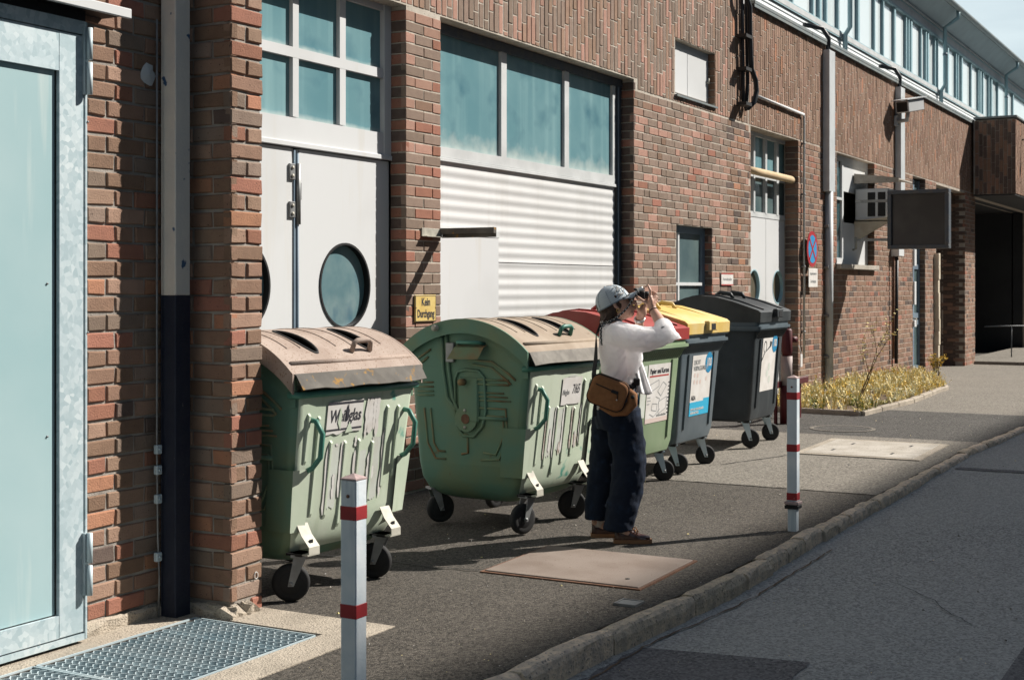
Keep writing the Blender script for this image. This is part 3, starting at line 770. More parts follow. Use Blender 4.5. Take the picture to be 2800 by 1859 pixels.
bb = thing('sky_blocker', 'added dark block behind the viewer, out of the picture, cutting sky light', 'building', (-9, 2, 0))  # added out of view to keep sky light off faces turned this way
m = MB(); m.box(-6, 0, -9, 14, -1, 13); m.build('wall', 'shade_black', bb)
m = MB(); m.box(-6.2, .2, -9.2, 14.2, 13, 13.3); m.build('roof', 'roof_metal', bb)

# ================================================================== doors and windows of the hall
def disc(m, cx, y, cz, r, n=40, thick=.01):
    m.prism([(cx + r * math.cos(i * 2 * math.pi / n), cz + r * math.sin(i * 2 * math.pi / n)) for i in range(n)], 1, y, y + thick)
def ring(m, cx, y0, y1, cz, r0, r1, n=40):
    a = [[(cx + rr * math.cos(i * 2 * math.pi / n), yy, cz + rr * math.sin(i * 2 * math.pi / n)) for i in range(n)] for rr, yy in ((r1, y1), (r1, y0), (r0, y0), (r0, y1))]
    for p, q in zip(a, a[1:] + a[:1]): m.add(p + q, [(i, (i + 1) % n, n + (i + 1) % n, n + i) for i in range(n)])
def plate_with_hole(m, x0, x1, z0, z1, y0, y1, cx, cz, r, n=40):
    for yy in (y0, y1):
        vs = [(cx + r * math.cos(i * 2 * math.pi / n), yy, cz + r * math.sin(i * 2 * math.pi / n)) for i in range(n)]
        o = []
        for i in range(n):
            a = i * 2 * math.pi / n; c, s = math.cos(a), math.sin(a)
            t = min(((x1 - cx) if c > 0 else (x0 - cx)) / c if abs(c) > 1e-6 else 1e9, ((z1 - cz) if s > 0 else (z0 - cz)) / s if abs(s) > 1e-6 else 1e9)
            o.append((cx + c * t, yy, cz + s * t))
        m.add(vs + o, [(i, (i + 1) % n, n + (i + 1) % n, n + i) for i in range(n)])
        for (px_, pz_) in ((x0, z0), (x1, z0), (x1, z1), (x0, z1)):       # corners of the plate
            best = sorted(range(n), key=lambda i: (o[i][0] - px_) ** 2 + (o[i][2] - pz_) ** 2)[:2]
            m.add([o[best[0]], (px_, yy, pz_), o[best[1]]], [(0, 1, 2)])
    ring(m, cx, y0, y1, cz, r, r, n)
    for (a, b, c, d) in ((x0, x0, z0, z1), (x1, x1, z0, z1)): m.add([(a, y0, c), (a, y1, c), (a, y1, d), (a, y0, d)], [(0, 1, 2, 3)])
    for z in (z0, z1): m.add([(x0, y0, z), (x1, y0, z), (x1, y1, z), (x0, y1, z)], [(0, 1, 2, 3)])
def pane(parent, x0, x1, z0, z1, y, mname='glass_teal', dust=True):
    m = MB(); m.box(x0 - .006, x1 + .006, y, y + .006, z0 - .006, z1 + .006); o = m.build('pane', mname, parent)
    return o
def dusty(name, base_mat, z0, h):
    """glass whose foot is caked with dust up to about h above z0"""
    m = MATS[base_mat].copy(); m.name = name; MATS[name] = m; n, l = m.node_tree.nodes, m.node_tree.links; b = n['Principled BSDF']
    src = b.inputs['Base Color'].links[0].from_socket
    geo = n.new('ShaderNodeNewGeometry'); sp = n.new('ShaderNodeSeparateXYZ'); l.new(geo.outputs['Position'], sp.inputs[0])
    no = n.new('ShaderNodeTexNoise'); no.inputs['Scale'].default_value = 9; l.new(geo.outputs['Position'], no.inputs['Vector'])
    ma = n.new('ShaderNodeMath'); ma.operation = 'MULTIPLY_ADD'; ma.inputs[1].default_value = h * 1.3; l.new(no.outputs['Fac'], ma.inputs[0]); l.new(sp.outputs['Z'], ma.inputs[2])
    mr = n.new('ShaderNodeMapRange'); mr.inputs['From Min'].default_value = z0 + h * .5; mr.inputs['From Max'].default_value = z0 + h * 1.5
    mr.inputs['To Min'].default_value = .85; mr.inputs['To Max'].default_value = 0; l.new(ma.outputs[0], mr.inputs['Value'])
    mx = n.new('ShaderNodeMix'); mx.data_type = 'RGBA'; l.new(mr.outputs[0], mx.inputs[0]); l.new(src, mx.inputs[6]); mx.inputs[7].default_value = (.52, .60, .57, 1)
    l.new(mx.outputs[2], b.inputs['Base Color'])
dusty('glass_garage', 'glass_teal', 2.75, .16); dusty('glass_bay', 'glass_teal', 2.775, .045); dusty('glass_bay_up', 'glass_teal', 3.262, .045)

# bay with the two porthole leaves
YB = 5.945
bay = MB(); bay.box(5.7, 8.833, YB + .05, YB + .10, 2.56, 3.75); 
gate1 = thing('tmp', 'tmp', 'tmp'); bpy.data.objects.remove(gate1)
fr = MB()
mull = [(8.187, 8.259), (7.641, 7.706), (7.095, 7.160), (6.549, 6.614), (6.003, 6.068)]
fr.box(8.744, 8.833, YB - .01, YB + .05, 2.57, 3.745)
for (a, b) in mull: fr.box(a, b, YB, YB + .05, 2.78, 3.745)
edges = [5.75] + [v for ab in mull[::-1] for v in ab] + [8.744]
fr.box(5.7, 8.744, YB - .002, YB + .05, 2.585, 2.773)
fr.box(5.7, 8.744, YB - .001, YB + .051, 3.188, 3.259)
fr.box(5.7, 8.744, YB - .001, YB + .051, 3.70, 3.745)
fan = fr.build('transom_window', 'white_paint', hall)
m = MB(); m.bbox(5.7, 8.833, YB - .022, YB + .02, 2.57, 2.606, .004); m.build('drip_rail', 'white_paint', fan)
for i in range(0, len(edges), 2):
    a, b = edges[i], edges[i + 1]
    if b - a < .1: continue
    pane(fan, a, b, 2.776, 3.186, YB + .032, 'glass_bay'); pane(fan, a, b, 3.262, 3.70, YB + .032, 'glass_bay_up')
m = MB(); m.box(5.7, 8.833, YB + .16, YB + .17, 2.5, 3.76); m.build('backing', 'frame_dark', fan)
for (x0, x1, cx) in ((7.704, 8.822, 8.258), (6.53, 7.647, 7.085)):
    m = MB(); plate_with_hole(m, x0, x1, -.15, 2.562, YB + .005, YB + .05, cx, 1.617, .305, 48)
    leaf = m.build('door_leaf', 'white_paint', hall)
    m = MB(); ring(m, cx, YB - .003, YB + .06, 1.617, .296, .312, 48); smooth(m.build('porthole_seal', 'black', leaf))
    m = MB(); disc(m, cx, YB + .045, 1.617, .30, 48, .006); m.build('porthole_pane', 'glass_porthole' if 'glass_porthole' in MATS else 'glass_clear', leaf)
m = MB(); m.box(5.7, 6.52, YB + .005, YB + .05, -.15, 2.562); m.build('door_leaf', 'white_paint', hall)
m = MB(); m.box(7.647, 7.704, YB + .03, YB + .04, -.15, 2.562); gap = m.build('door_post', 'frame_dark', hall)
m = MB(); m.box(7.648, 7.666, YB - .004, YB + .03, -.15, 2.55); m.tube([(7.69, YB, -.1), (7.69, YB, 2.53)], .011, 8); m.build('lock_rod', 'blue_frame', gap)
for z in (2.40, 2.14):
    m = MB(); m.bbox(7.595, 7.655, YB - .012, YB + .005, z - .055, z + .055, .003); m.build('hinge', 'metal_grey', gap)
    for dz in (-.028, .028):
        m = MB(); m.cyl((7.622, YB - .014, z + dz), 1, .012, .012, 10); m.build('bolt', 'metal_bracket', gap)
m = MB(); m.tube([(7.69, YB - .008, 2.04), (7.69, YB - .008, 2.46)], .018, 8); m.build('hinge_pin', 'metal_grey', gap)
m = MB(); m.bbox(7.70, 7.725, YB - .012, YB + .005, 2.21, 2.33, .003); m.build('hinge', 'metal_grey', gap)

# garage door: three dusty panes above corrugated sheet
YG = 5.94
g = MB()
for (a, b) in ((9.34, 9.44), (10.557, 10.653), (11.782, 11.875), (12.868, 12.93)): g.box(a, b, YG, YG + .045, 2.745, 3.66)
g.box(9.34, 12.93, YG - .001, YG + .046, 2.662, 2.745)
gar = g.build('garage_door', 'white_frame', hall)
m = MB(); m.box(9.34, 13.078, YG - .012, YG + .05, 3.66, 3.74); m.box(12.95, 13.078, YG + .0, YG + .05, -.2, 3.66); m.box(12.93, 12.95, YG + .02, YG + .05, -.2, 3.66); m.build('door_frame', 'frame_dark', gar)
m = MB(); m.box(12.985, 13.0, YG - .012, YG - .001, -.2, 3.66); m.build('guide_rail', 'blue_frame', gar)
for (a, b) in ((9.44, 10.557), (10.653, 11.782), (11.875, 12.868)):
    pane(gar, a, b, 2.748, 3.66, YG + .028, 'glass_garage')
m = MB(); m.bbox(9.34, 12.93, YG - .012, YG + .02, 2.628, 2.658, .003); m.build('drip_rail', 'white_frame', gar)
def corrugated(x0, x1, z0, z1, y, amp=.0031, per=.092):
    m = MB(); n = int((z1 - z0) / per * 8); rows = []
    for i in range(n + 1):
        z = z0 + (z1 - z0) * i / n; yy = y + amp * math.sin(2 * math.pi * z / per)
        rows.append([(x0, yy, z), (x1, yy, z)])
    m.smooth = True
    for p, q in zip(rows, rows[1:]): m.add(p + q, [(0, 1, 3, 2)])
    return m
o = corrugated(9.34, 12.93, 1.827, 2.626, YG + .012).build('corrugated_panel', 'white_sheet', gar)
o = corrugated(9.34, 12.93, -.15, 1.819, YG + .012).build('corrugated_panel', 'white_sheet', gar)
m = MB(); m.box(9.34, 12.93, YG + .03, YG + .035, -.15, 2.63); m.build('panel_backing', 'frame_dark', gar)
m = MB(); m.box(9.34, 10.49, YG - .010, YG - .002, -.15, 2.03); m.build('flat_panel', 'white_paint', gar)
m = MB(); m.bbox(9.34, 10.50, YG - .014, YG - .001, 2.031, 2.092, .003); m.build('panel_edge', 'white_frame', gar)

# small shutter window above, lattice window below
sh = MB(); x0, x1, z0, z1 = 14.20, 15.417, 3.725, 4.346; Y2 = W + .085
for (a, b, c, d) in ((x0, x0 + .05, z0, z1), (x1 - .05, x1, z0, z1), (x0 + .05, x1 - .05, z0, z0 + .045), (x0 + .05, x1 - .05, z1 - .05, z1)): sh.box(a, b, Y2, Y2 + .05, c, d)
shw = sh.build('shutter_window', 'white_frame', hall)
for (a, b) in ((x0 + .052, 14.74), (14.746, x1 - .052)):
    m = MB(); m.bbox(a, b, Y2 - .008, Y2 + .02, z0 + .047, z1 - .052, .004); m.build('shutter', 'white_paint', shw)
m = MB(); m.box(x1 - .075, x1 - .055, Y2 - .03, Y2 - .008, 3.99, 4.01); m.tube([(x1 - .065, Y2 - .03, 3.985), (x1 - .065, Y2 - .035, 4.05)], .008, 6); m.build('handle', 'metal_bracket', shw)
m = MB(); m.box(x0 - .02, x1 + .02, W - .03, W + .14, z0 - .022, z0 - .002); m.build('sill', 'roof_metal', shw)
lw = MB(); x0, x1, z0, z1 = 14.23, 15.32, 1.15, 2.30; Y2 = W + .09
for (a, b, c, d) in ((x0, x0 + .07, z0, z1), (x1 - .09, x1, z0, z1), (x0 + .07, x1 - .09, z0, z0 + .08), (x0 + .07, x1 - .09, z1 - .08, z1)): lw.box(a, b, Y2, Y2 + .05, c, d)
lww = lw.build('lattice_window', 'blue_frame', hall)
m = MB(); m.box(14.48, 14.52, Y2 - .006, Y2 + .03, z0 + .08, z1 - .08); m.box(x0 + .07, 14.48, Y2 - .005, Y2 + .03, 1.63, 1.665); m.box(14.52, x1 - .09, Y2 - .005, Y2 + .03, 1.63, 1.665); m.build('glazing_bar', 'white_paint', lww)
for (a, b) in ((x0 + .07, 14.48), (14.52, x1 - .09)):
    for (c, d) in ((z0 + .08, 1.63), (1.665, z1 - .08)): pane(lww, a, b, c, d, Y2 + .025, 'glass_clear')

# ================================================================== doors and windows of the wing
YD = 6.0
d0, d1 = 16.68, 18.80
dw = MB()
cols = [(d0, 17.34), (17.40, 17.81), (17.88, 18.285), (18.37, 18.72)]
for (a, b) in ((17.34, 17.40), (17.81, 17.88), (18.285, 18.37), (18.72, 18.80)): dw.box(a, b, YD - .01, YD + .05, 2.585, 3.60)
dw.box(d0, 18.80, YD - .012, YD + .052, 3.585, 3.64); dw.box(d0, 18.72, YD - .006, YD + .052, 3.05, 3.13); dw.box(d0, 18.72, YD - .006, YD + .05, 2.53, 2.60)
dwy = dw.build('doorway_window', 'white_frame', wing)
for (a, b) in cols:
    pane(dwy, a, b, 3.13, 3.585, YD + .03, 'glass_clear' if a < 17 else 'glass_teal'); pane(dwy, a, b, 2.60, 3.05, YD + .03, 'glass_clear')
m = MB(); pts = [(d0 + .02, YD - .11, 3.10), (17.2, YD - .12, 3.095), (18.5, YD - .12, 3.09), (18.74, YD - .11, 3.085), (18.80, YD - .10, 3.085)]
m.tube(pts, [.046, .05, .05, .046, .03], 12); m.build('rolled_awning', 'tan_roll', wing)
for (x0, x1, cx) in ((d0, 17.845, 17.38), (17.86, 18.715, 18.36)):
    m = MB(); plate_with_hole(m, x0, x1, -.1, 2.525, YD, YD + .045, cx, 1.615, .225, 32)
    leaf = m.build('door_leaf', 'white_paint', wing)
    m = MB(); ring(m, cx, YD - .004, YD + .05, 1.615, .216, .232, 32); m.build('porthole_seal', 'clerestory_frame', leaf)
    m = MB(); disc(m, cx, YD + .04, 1.615, .22, 32, .006); m.build('porthole_pane', 'glass_olive', leaf)
m = MB(); m.box(18.72, 18.80, YD - .004, YD + .05, -.1, 2.53); m.build('door_jamb', 'blue_frame', wing)
m = MB(); m.box(17.845, 17.86, YD + .02, YD + .03, -.1, 2.525); m.build('leaf_gap', 'black', wing)
# window with the air conditioner
a0, a1, az0, az1 = 20.54, 22.74, 1.965, 3.632; YW = W + .11
win = MB()
for (a, b, c, d) in ((a0, a0 + .07, az0, az1), (21.22, 21.30, az0, az1), (a0 + .07, 21.22, az0, az0 + .10), (a0 + .07, 21.22, az1 - .08, az1), (21.30, a1, az1 - .12, az1), (a1 - .12, a1, az0, az1 - .12)): win.box(a, b, YW, YW + .06, c, d)
winw = win.build('office_window', 'white_paint', wing)
m = MB(); m.box(20.66, 20.69, YW - .012, YW + .02, az0 + .10, az1 - .08); m.box(a0 + .07, 20.66, YW - .011, YW + .02, 2.95, 2.99); m.box(20.69, 21.22, YW - .011, YW + .02, 2.95, 2.99); m.build('casement', 'white_frame', winw)
pane(winw, a0 + .07, 21.22, az0 + .10, az1 - .08, YW + .03, 'glass_dark_teal')
m = MB(); m.box(21.30, a1 - .12, YW + .01, YW + .05, az0, 2.62); m.box(21.30, a1 - .12, YW + .01, YW + .05, 3.1, az1 - .12); m.build('infill_board', 'white_paint', winw)
m = MB(); m.bbox(a0 - .02, a1 + .04, W - .07, YW, az0 - .075, az0 - .002, .006); m.build('sill', 'concrete_pale', winw)
m = MB(); m.tube([(21.75, YW - .02, 2.2), (21.75, YW - .07, 2.22), (21.75, YW - .07, 2.4)], .02, 6); m.build('handle', 'metal_bracket', winw)
ac = thing('air_conditioner', 'boxy white air conditioner under a sheet metal hood in the wing window', 'air conditioner', (22.35, W, 2.75))
m = MB(); m.bbox(-.42, .42, -.42, .10, -.08, .42, .012); m.build('case', 'white_paint', ac)
for (a, b) in ((-.38, -.26), (-.22, -.10)):
    m = MB(); m.box(-.425, -.421, a, b, -.02, .36); m.build('side_grille', 'black', ac)
m = MB()
for i in range(9): m.box(-.36, .36, -.432, -.424, -.03 + i * .045, -.012 + i * .045)
m.build('front_grille', 'metal_grey', ac)
m = MB(); m.add([(-.47, .10, .66), (.5, .10, .66), (.5, -.58, .57), (-.47, -.58, .57), (-.47, .10, .64), (.5, .10, .64), (.5, -.58, .55), (-.47, -.58, .55)], [(0,1,2,3),(7,6,5,4),(0,4,5,1),(1,5,6,2),(2,6,7,3),(3,7,4,0)])
m.prism([(.10, .66), (-.60, .57), (-.60, .50), (.10, .50)], 0, -.48, -.472); m.build('hood', 'concrete_pale', ac)
m = MB(); m.prism([(.10, -.08), (-.58, -.02), (-.58, -.05), (.10, -.42)], 0, -.46, -.448); m.box(-.46, .46, -.58, .10, -.10, -.082); m.build('bracket_shelf', 'cream', ac)
# far door, portal posts and railing
m = MB(); m.box(25.45, 25.55, W + .10, W + .16, -.1, 3.6); m.box(25.9, 26.0, W + .10, W + .16, -.1, 3.6); m.box(26.4, 26.46, W + .1, W + .16, -.1, 3.6)
for z in (.08, .92, 1.05, 1.95, 2.75): m.box(25.55, 26.4, W + .105, W + .155, z, z + .09)
fd = m.build('glazed_door', 'blue_frame', wing)
pane(fd, 25.55, 26.4, 0, 3.6, W + .13, 'glass_clear')
m = MB(); m.tube([(25.62, W + .03, 1.05), (25.62, W - .02, 1.05), (25.62, W - .02, .95)], .018, 6); m.build('handle', 'metal_bracket', fd)
m = MB(); m.bbox(25.46, 25.6, W - .03, W + .09, 1.3, 1.72, .004); m.bbox(25.46, 25.62, W - .03, W + .09, 2.0, 2.3, .004); m.bbox(25.46, 25.62, W - .03, W + .09, .9, 1.02, .004); m.build('letter_plate', 'white_paint', fd)
pp_ = thing('door_post', 'flaking white post beside the dark porch at the far end', 'post', (27.33, W, gz(27)))
r = random.Random(8); m = MB()
for i in range(9): m.bbox(-.10 + r.uniform(-.02, .02), .04, -.08 + r.uniform(-.015, .01), .12, i * .25, i * .25 + .252, .008)
m.build('shaft', 'cream', pp_)
gp = thing('gate_leaf', 'open blue framed gate edge in front of the dark gateway', 'gate', (31.5, W + .3, gz(31)))
m = MB(); m.box(-.04, .04, -.04, .04, 0, 3.5); m.build('stile', 'blue_frame', gp)
m = MB(); m.bbox(-.25, .1, -.2, -.04, 1.08, 1.16, .01); m.bbox(-.2, .05, -.16, -.04, .86, 1.1, .01); m.build('lock_box', 'metal_grey', gp)
m = MB(); m.tube([(-.2, -.2, 1.16), (.1, -.2, 1.16)], .025, 8); m.build('lever', 'silver', gp)
rail = thing('railing', 'thin pale railing standing inside the dark gateway', 'railing', (33.5, W - .2, gz(33)))
m = MB(); m.tube([(0, -.2, 0), (0, -.2, .8)], .014, 8); m.build('upright', 'frame_dark', rail)
m = MB(); m.tube([(-.8, .25, .8), (0, -.2, .8), (.5, -.9, .8)], .014, 8); m.build('top_rail', 'frame_dark', rail)
step = MB(); step.bbox(31.2, 40, 4.6, W + .4, -.5, gz(31) + .07, .01); struct(step.build('gateway_step', 'asphalt_pale'))

# ================================================================== clerestory of the hall behind the wing
cl = thing('clerestory_hall', 'pale metal clad hall with a long band of windows above the brick wing', 'building')
YC = 6.30
m = MB(); m.box(HX1 - .3, 60, YC + .06, YC + .5, 4.8, 7.0); m.box(HX1 - .3, 60, YC + .5, YC + .6, 4.8, 7.6); m.build('wall', 'far_wall', cl)
m = MB(); n = 9
for i in range(n):
    z0 = 5.0 + .67 * i / n
    m.add([(HX1 - .1, YC + .004, z0), (60, YC + .004, z0), (60, YC - .012, z0 + .01), (HX1 - .1, YC - .012, z0 + .01), (60, YC + .002, z0 + .67 / n - .004), (HX1 - .1, YC + .002, z0 + .67 / n - .004)], [(0, 1, 2, 3), (3, 2, 4, 5)])
m.box(HX1 - .1, 60, YC + .006, YC + .05, 5.0, 5.67)
m.build('cladding', 'cladding', cl)
m = MB(); m.bbox(HX1 - .1, 60, YC - .035, YC + .05, 5.685, 5.775, .006); m.build('window_sill', 'white_frame', cl)
m = MB(); m.box(HX1 - .1, 60, YC - .03, YC - .018, 5.672, 5.684); m.box(HX1 - .1, 60, YC - .03, YC - .02, 5.777, 5.79); m.build('drip_edge', 'clerestory_frame', cl)
ZT = 6.82
m = MB(); m.box(HX1 - .1, 60, YC - .03, YC + .05, ZT + .05, ZT + .20); m.bbox(HX1 - .1, 60, YC - .06, YC + .05, ZT + .23, ZT + .27, .004); m.build('fascia', 'white_frame', cl)
m = MB(); m.box(HX1 - .1, 60, YC - .05, YC + .05, ZT, ZT + .05); m.box(HX1 - .1, 60, YC - .035, YC + .05, ZT + .20, ZT + .23); m.build('head_rail', 'clerestory_frame', cl)
zl = lambda zx: wx(2400 + zx * .2232, YC)
zl0 = lambda zx: wx(2000 + zx * .1913, YC)
big = [zl0(1150), zl0(1250), zl0(1340), zl0(1510), zl0(1800), zl0(2030), zl(55), zl(195), zl(335), zl(367), zl(400), zl(520), zl(578), zl(605), zl(690), zl(722), zl(850), zl(950), zl(975), zl(1020), zl(1135), zl(1225), zl(1250), zl(1280), zl(1350), zl(1385), zl(1462), zl(1570), zl(1650), 42.5, 45, 48, 52]
big = [HX1 + .1, 17.6, 18.6, 19.25, 19.9] + big
for i, X in enumerate(big):
    w = .05 if i % 3 == 0 else .026
    m = MB(); m.box(X - w, X + w, YC - .03, YC + .05, 5.79, ZT); m.build('mullion', 'clerestory_frame', cl)
for a, b in zip(big, big[1:]):
    m = MB(); m.box(a, b, YC + .02, YC + .03, 5.79, ZT); m.build('pane', 'glass_sky_paint', cl)
m = MB(); m.add([(HX1 - .3, YC - .02, ZT + .28), (60, YC - .02, ZT + .28), (60, YC - .36, ZT + .60), (HX1 - .3, YC - .36, ZT + .60)], [(0, 1, 2, 3)]); m.build('eaves_board', 'eaves_metal', cl)
m = MB(); m.box(HX1 - .3, 60, YC - .36, YC + 3, ZT + .62, ZT + .66); m.build('roof', 'roof_metal', cl)
m = MB(); prof = [(YC - .44 + .065 * math.cos(a), ZT + .62 + .065 * math.sin(a)) for a in [math.pi + i * math.pi / 8 for i in range(9)]]
prof += [(p[0] * 1 + (0.0), p[1] + .006) for p in prof[::-1]]
m.prism(prof, 0, HX1 - .3, 60); m.build('gutter', 'gutter_metal', cl)
for X in (zl0(1565), zl(735), zl(1500), 46.0):
    t = thing('downpipe', 'x', 'downpipe', (X, YC - .09, 0))
    m = MB(); m.tube([(0, -.33, ZT + .58), (0, -.33, ZT + .42), (0, -.06, ZT + .24), (0, -.06, 5.86), (0, .02, 5.74), (0, .02, 5.0)], .042, 10); m.build('pipe', 'clerestory_frame', t)
    m = MB(); m.cyl((0, -.06, 6.5), 2, .05, .05, 12); m.build('pipe_collar', 'blue_frame', t)
    t['group'] = 'rainwater pipes on the clerestory'
    t['label'] = {0: 'teal rainwater pipe on the clerestory nearest to the tall brick hall', 1: 'teal rainwater pipe on the clerestory above the surveillance camera', 2: 'teal rainwater pipe on the clerestory above the far brick block', 3: 'teal rainwater pipe farthest along the clerestory, beyond the picture edge'}[[o for o in (zl0(1565), zl(735), zl(1500), 46.0)].index(X)]
for (xx, yy, L) in ((39.5, YC + .3, 2.4), (47, YC + .3, 2.2)):
    pass

# ================================================================== fittings on the walls
# angle iron bracket with the yellow sign below
br = thing('angle_bracket', 'rusty angle iron bracket sticking out from the brick pier above the yellow sign', 'bracket', (9.1, W, 2.03))
m = MB(); m.bbox(-.06, .235, -.012, -.001, -.03, .035, .002); m.box(-.06, .235, -.06, -.012, -.033, -.028); m.build('wall_plate', 'metal_bracket', br)
m = MB(); Mr = Matrix.Rotation(rad(-12), 4, 'Z')
m.box(.20, .24, -.50, -.012, -.005, .04); m.box(.236, .241, -.50, -.012, -.035, .04); m.build('arm', 'flap_rubber', br)
m = MB(); m.cyl((.241, -.46, .005), 0, .01, .008, 8); m.build('bolt', 'metal_grey', br)
s0, s1 = on_wall(1130.6, 806.6, W), on_wall(1188, 879, W)
sg = thing('warning_sign', 'small yellow enamel sign reading Kein Durchgang on the brick pier', 'sign', ((s0[0] + s1[0]) / 2, W, (s0[1] + s1[1]) / 2))
w, h = (s1[0] - s0[0]) / 2, (s0[1] - s1[1]) / 2
m = MB(); m.bbox(-w, w, -.016, -.004, -h, h, .004); m.build('plate', 'sign_yellow', sg)
m = MB()
for (a, b, c, d) in ((-w + .004, w - .004, h - .009, h - .005), (-w + .004, w - .004, -h + .005, -h + .009)): m.box(a, b, -.0172, -.0165, c, d)
for (a, b) in ((-w + .004, -w + .008), (w - .008, w - .004)): m.box(a, b, -.0172, -.0165, -h + .009, h - .009)
m.build('border', 'ink', sg)
text_part('lettering', 'Kein', .085, 'ink', sg, (0, -.0168, .048), (1, 0, 0), (0, 0, 1), .80, bold=.002)
text_part('lettering', 'Durchgang', .085, 'ink', sg, (0, -.0168, -.042), (1, 0, 0), (0, 0, 1), .66, bold=.002)
for (xx, zz) in ((-w + .012, .005), (w - .012, .005)):
    m = MB(); m.cyl((xx, -.017, zz), 1, .004, .004, 8); m.build('screw', 'rust', sg)
s0, s1 = on_wall(1969.6, 746.7, W), on_wall(2002, 780.5, W)
sg = thing('notice_plate', 'white notice with red edges on the brick wall by the white porthole doors', 'sign', ((s0[0] + s1[0]) / 2, W, (s0[1] + s1[1]) / 2))
w, h = (s1[0] - s0[0]) / 2, (s0[1] - s1[1]) / 2
m = MB(); m.bbox(-w, w, -.014, -.004, -h, h, .002); m.build('plate', 'paper_white', sg)
m = MB(); m.box(-w, w, -.0152, -.0145, h - .014, h); m.build('red_edge', 'ink_red', sg)
m = MB(); m.box(-w, w, -.0152, -.0145, -h, -h + .014); m.build('red_edge', 'ink_red', sg)
text_part('lettering', 'Feuerwehrzufahrt', .05, 'ink_grey', sg, (0, -.0148, 0), (1, 0, 0), (0, 0, 1), .85)
# no stopping sign and plate on thin conduit
ns = thing('no_stopping_sign', 'round blue and red no stopping sign beside the thin grey conduit', 'sign', (19.02, W - .08, 2.145))
m = MB(); disc(m, 0, -.004, 0, .250, 40, .008); m.build('disc', 'sign_red', ns)
m = MB(); disc(m, 0, -.0065, 0, .195, 40, .002); m.build('blue_field', 'sign_blue', ns)
for a in (45, -45):
    m = MB(); m.box(-.20, .20, -.0088 - (.0006 if a > 0 else 0), -.0068, -.019, .019, Matrix.Rotation(rad(a), 4, 'Y')); m.build('cross_bar', 'sign_red', ns)
m = MB(); m.box(-.02, .02, .004, .075, -.03, .03); m.build('clamp', 'metal_grey', ns)
sp = thing('additional_plate', 'white plate under the round no stopping sign', 'sign', (19.06, W - .08, 1.745))
m = MB(); m.bbox(-.21, .21, -.004, .004, -.13, .13, .002); m.build('plate', 'paper_white', sp)
text_part('lettering', 'ausgenommen', .062, 'ink_grey', sp, (0, -.005, .06), (1, 0, 0), (0, 0, 1), .85)
text_part('lettering', 'Ladetätigkeit', .062, 'ink_grey', sp, (0, -.005, -.05), (1, 0, 0), (0, 0, 1), .85)
cp = thing('conduit_pipe', 'thin grey conduit running down the brick wing beside the porthole doors', 'pipe', (18.80, W - .03, 0))
m = MB(); m.tube([(0, 0, .63), (0, 0, 3.98), (-.02, 0, 4.0)], .017, 8); m.build('pipe', 'trunking', cp)
for z in (1.0, 1.9, 2.9, 3.6):
    m = MB(); m.bbox(-.03, .03, -.02, .03, z - .012, z + .012, .004); m.build('clip', 'metal_grey', cp)
m = MB(); m.tube([(-2.05, 0, 4.02), (-.02, 0, 4.0)], .02, 8); m.build('cross_pipe', 'white_paint', cp)
# thick black cables from the roof
ca = thing('roof_cable', 'thick black cable bundle hanging down the hall corner and curling back to the wall', 'cable', (0, 0, 0))
def cpt(x, y, Y=W - .12): q = on_wall(x, y, Y); return (q[0], Y, q[1])
m = MB(); m.tube([cpt(2036, -40), cpt(2040, -10), cpt(2050, 20), cpt(2051, 90), cpt(2053, 160), cpt(2055, 190), cpt(2066, 220), cpt(2069, 250), cpt(2062, 280), cpt(2046, 296, W - .06), cpt(2036, 298, W - .02)], .032, 12); m.build('cable', 'cable_black', ca)
m = MB(); m.tube([cpt(2030, -40, W - .05), cpt(2030, 100, W - .05), cpt(2032, 200, W - .05), cpt(2032, 290, W - .05)], .024, 10); m.build('cable', 'cable_black', ca)
m = MB(); m.tube([cpt(2040, -40, W - .06), cpt(2042, 120, W - .06), cpt(2044, 230, W - .06), cpt(2040, 296, W - .06)], .024, 10); m.build('cable', 'cable_black', ca)
for y in (100, 190, 285):
    q = cpt(2042, y); m = MB(); m.box(q[0] - .10, q[0] + .10, W - .15, W - .02, q[2] - .02, q[2] + .02); m.build('clamp', 'black', ca)
# cable trunkings
for (xa, ztop, zbot, nm, lb) in ((19.95, 5.05, 3.0, 'cable_trunking', 'pale cable trunking on the wing wall between conduit and window, a thin pipe below'), (24.28, 5.06, 2.55, 'cable_trunking', 'pale cable trunking behind the surveillance camera')):
    t = thing(nm, lb, 'trunking', (xa, W, 0), group='cable trunkings on the wing')
    m = MB(); m.bbox(-.15, .15, -.10, -.001, zbot, ztop, .006); m.build('cover', 'trunking', t)
    m = MB(); m.tube([(-.05, -.05, ztop), (-.05, -.06, ztop + .18), (-.1, .02, ztop + .32), (-.4, .2, ztop + .34)], .035, 8); m.build('cable', 'cable_black', t)
    if xa < 22:
        m = MB(); m.tube([(.0, -.05, 0.1), (0, -.05, zbot)], .062, 12); m.build('pipe', 'trunking', t)
        for z in (.6, 1.2, 1.9, 2.5):
            m = MB(); m.bbox(-.1, .07, -.07, -.001, z - .02, z + .02, .005); m.build('clip', 'metal_grey', t)
cc = thing('surveillance_camera', 'white surveillance camera in a weather housing on the pale trunking', 'camera', (24.0, W - .25, 4.70))
Mc = Matrix.Rotation(rad(164), 4, 'Z') @ Matrix.Rotation(rad(10), 4, 'Y')
m = MB(); m.bbox(-.34, .20, -.12, .12, -.10, .10, .012, Mc); m.build('housing', 'white_paint', cc)
m = MB(); m.box(-.40, .27, -.15, .15, .112, .128, Mc); m.build('sun_shield', 'white_paint', cc)
m = MB(); m.box(.201, .206, -.10, .10, -.08, .08, Mc); m.build('front_window', 'black', cc)
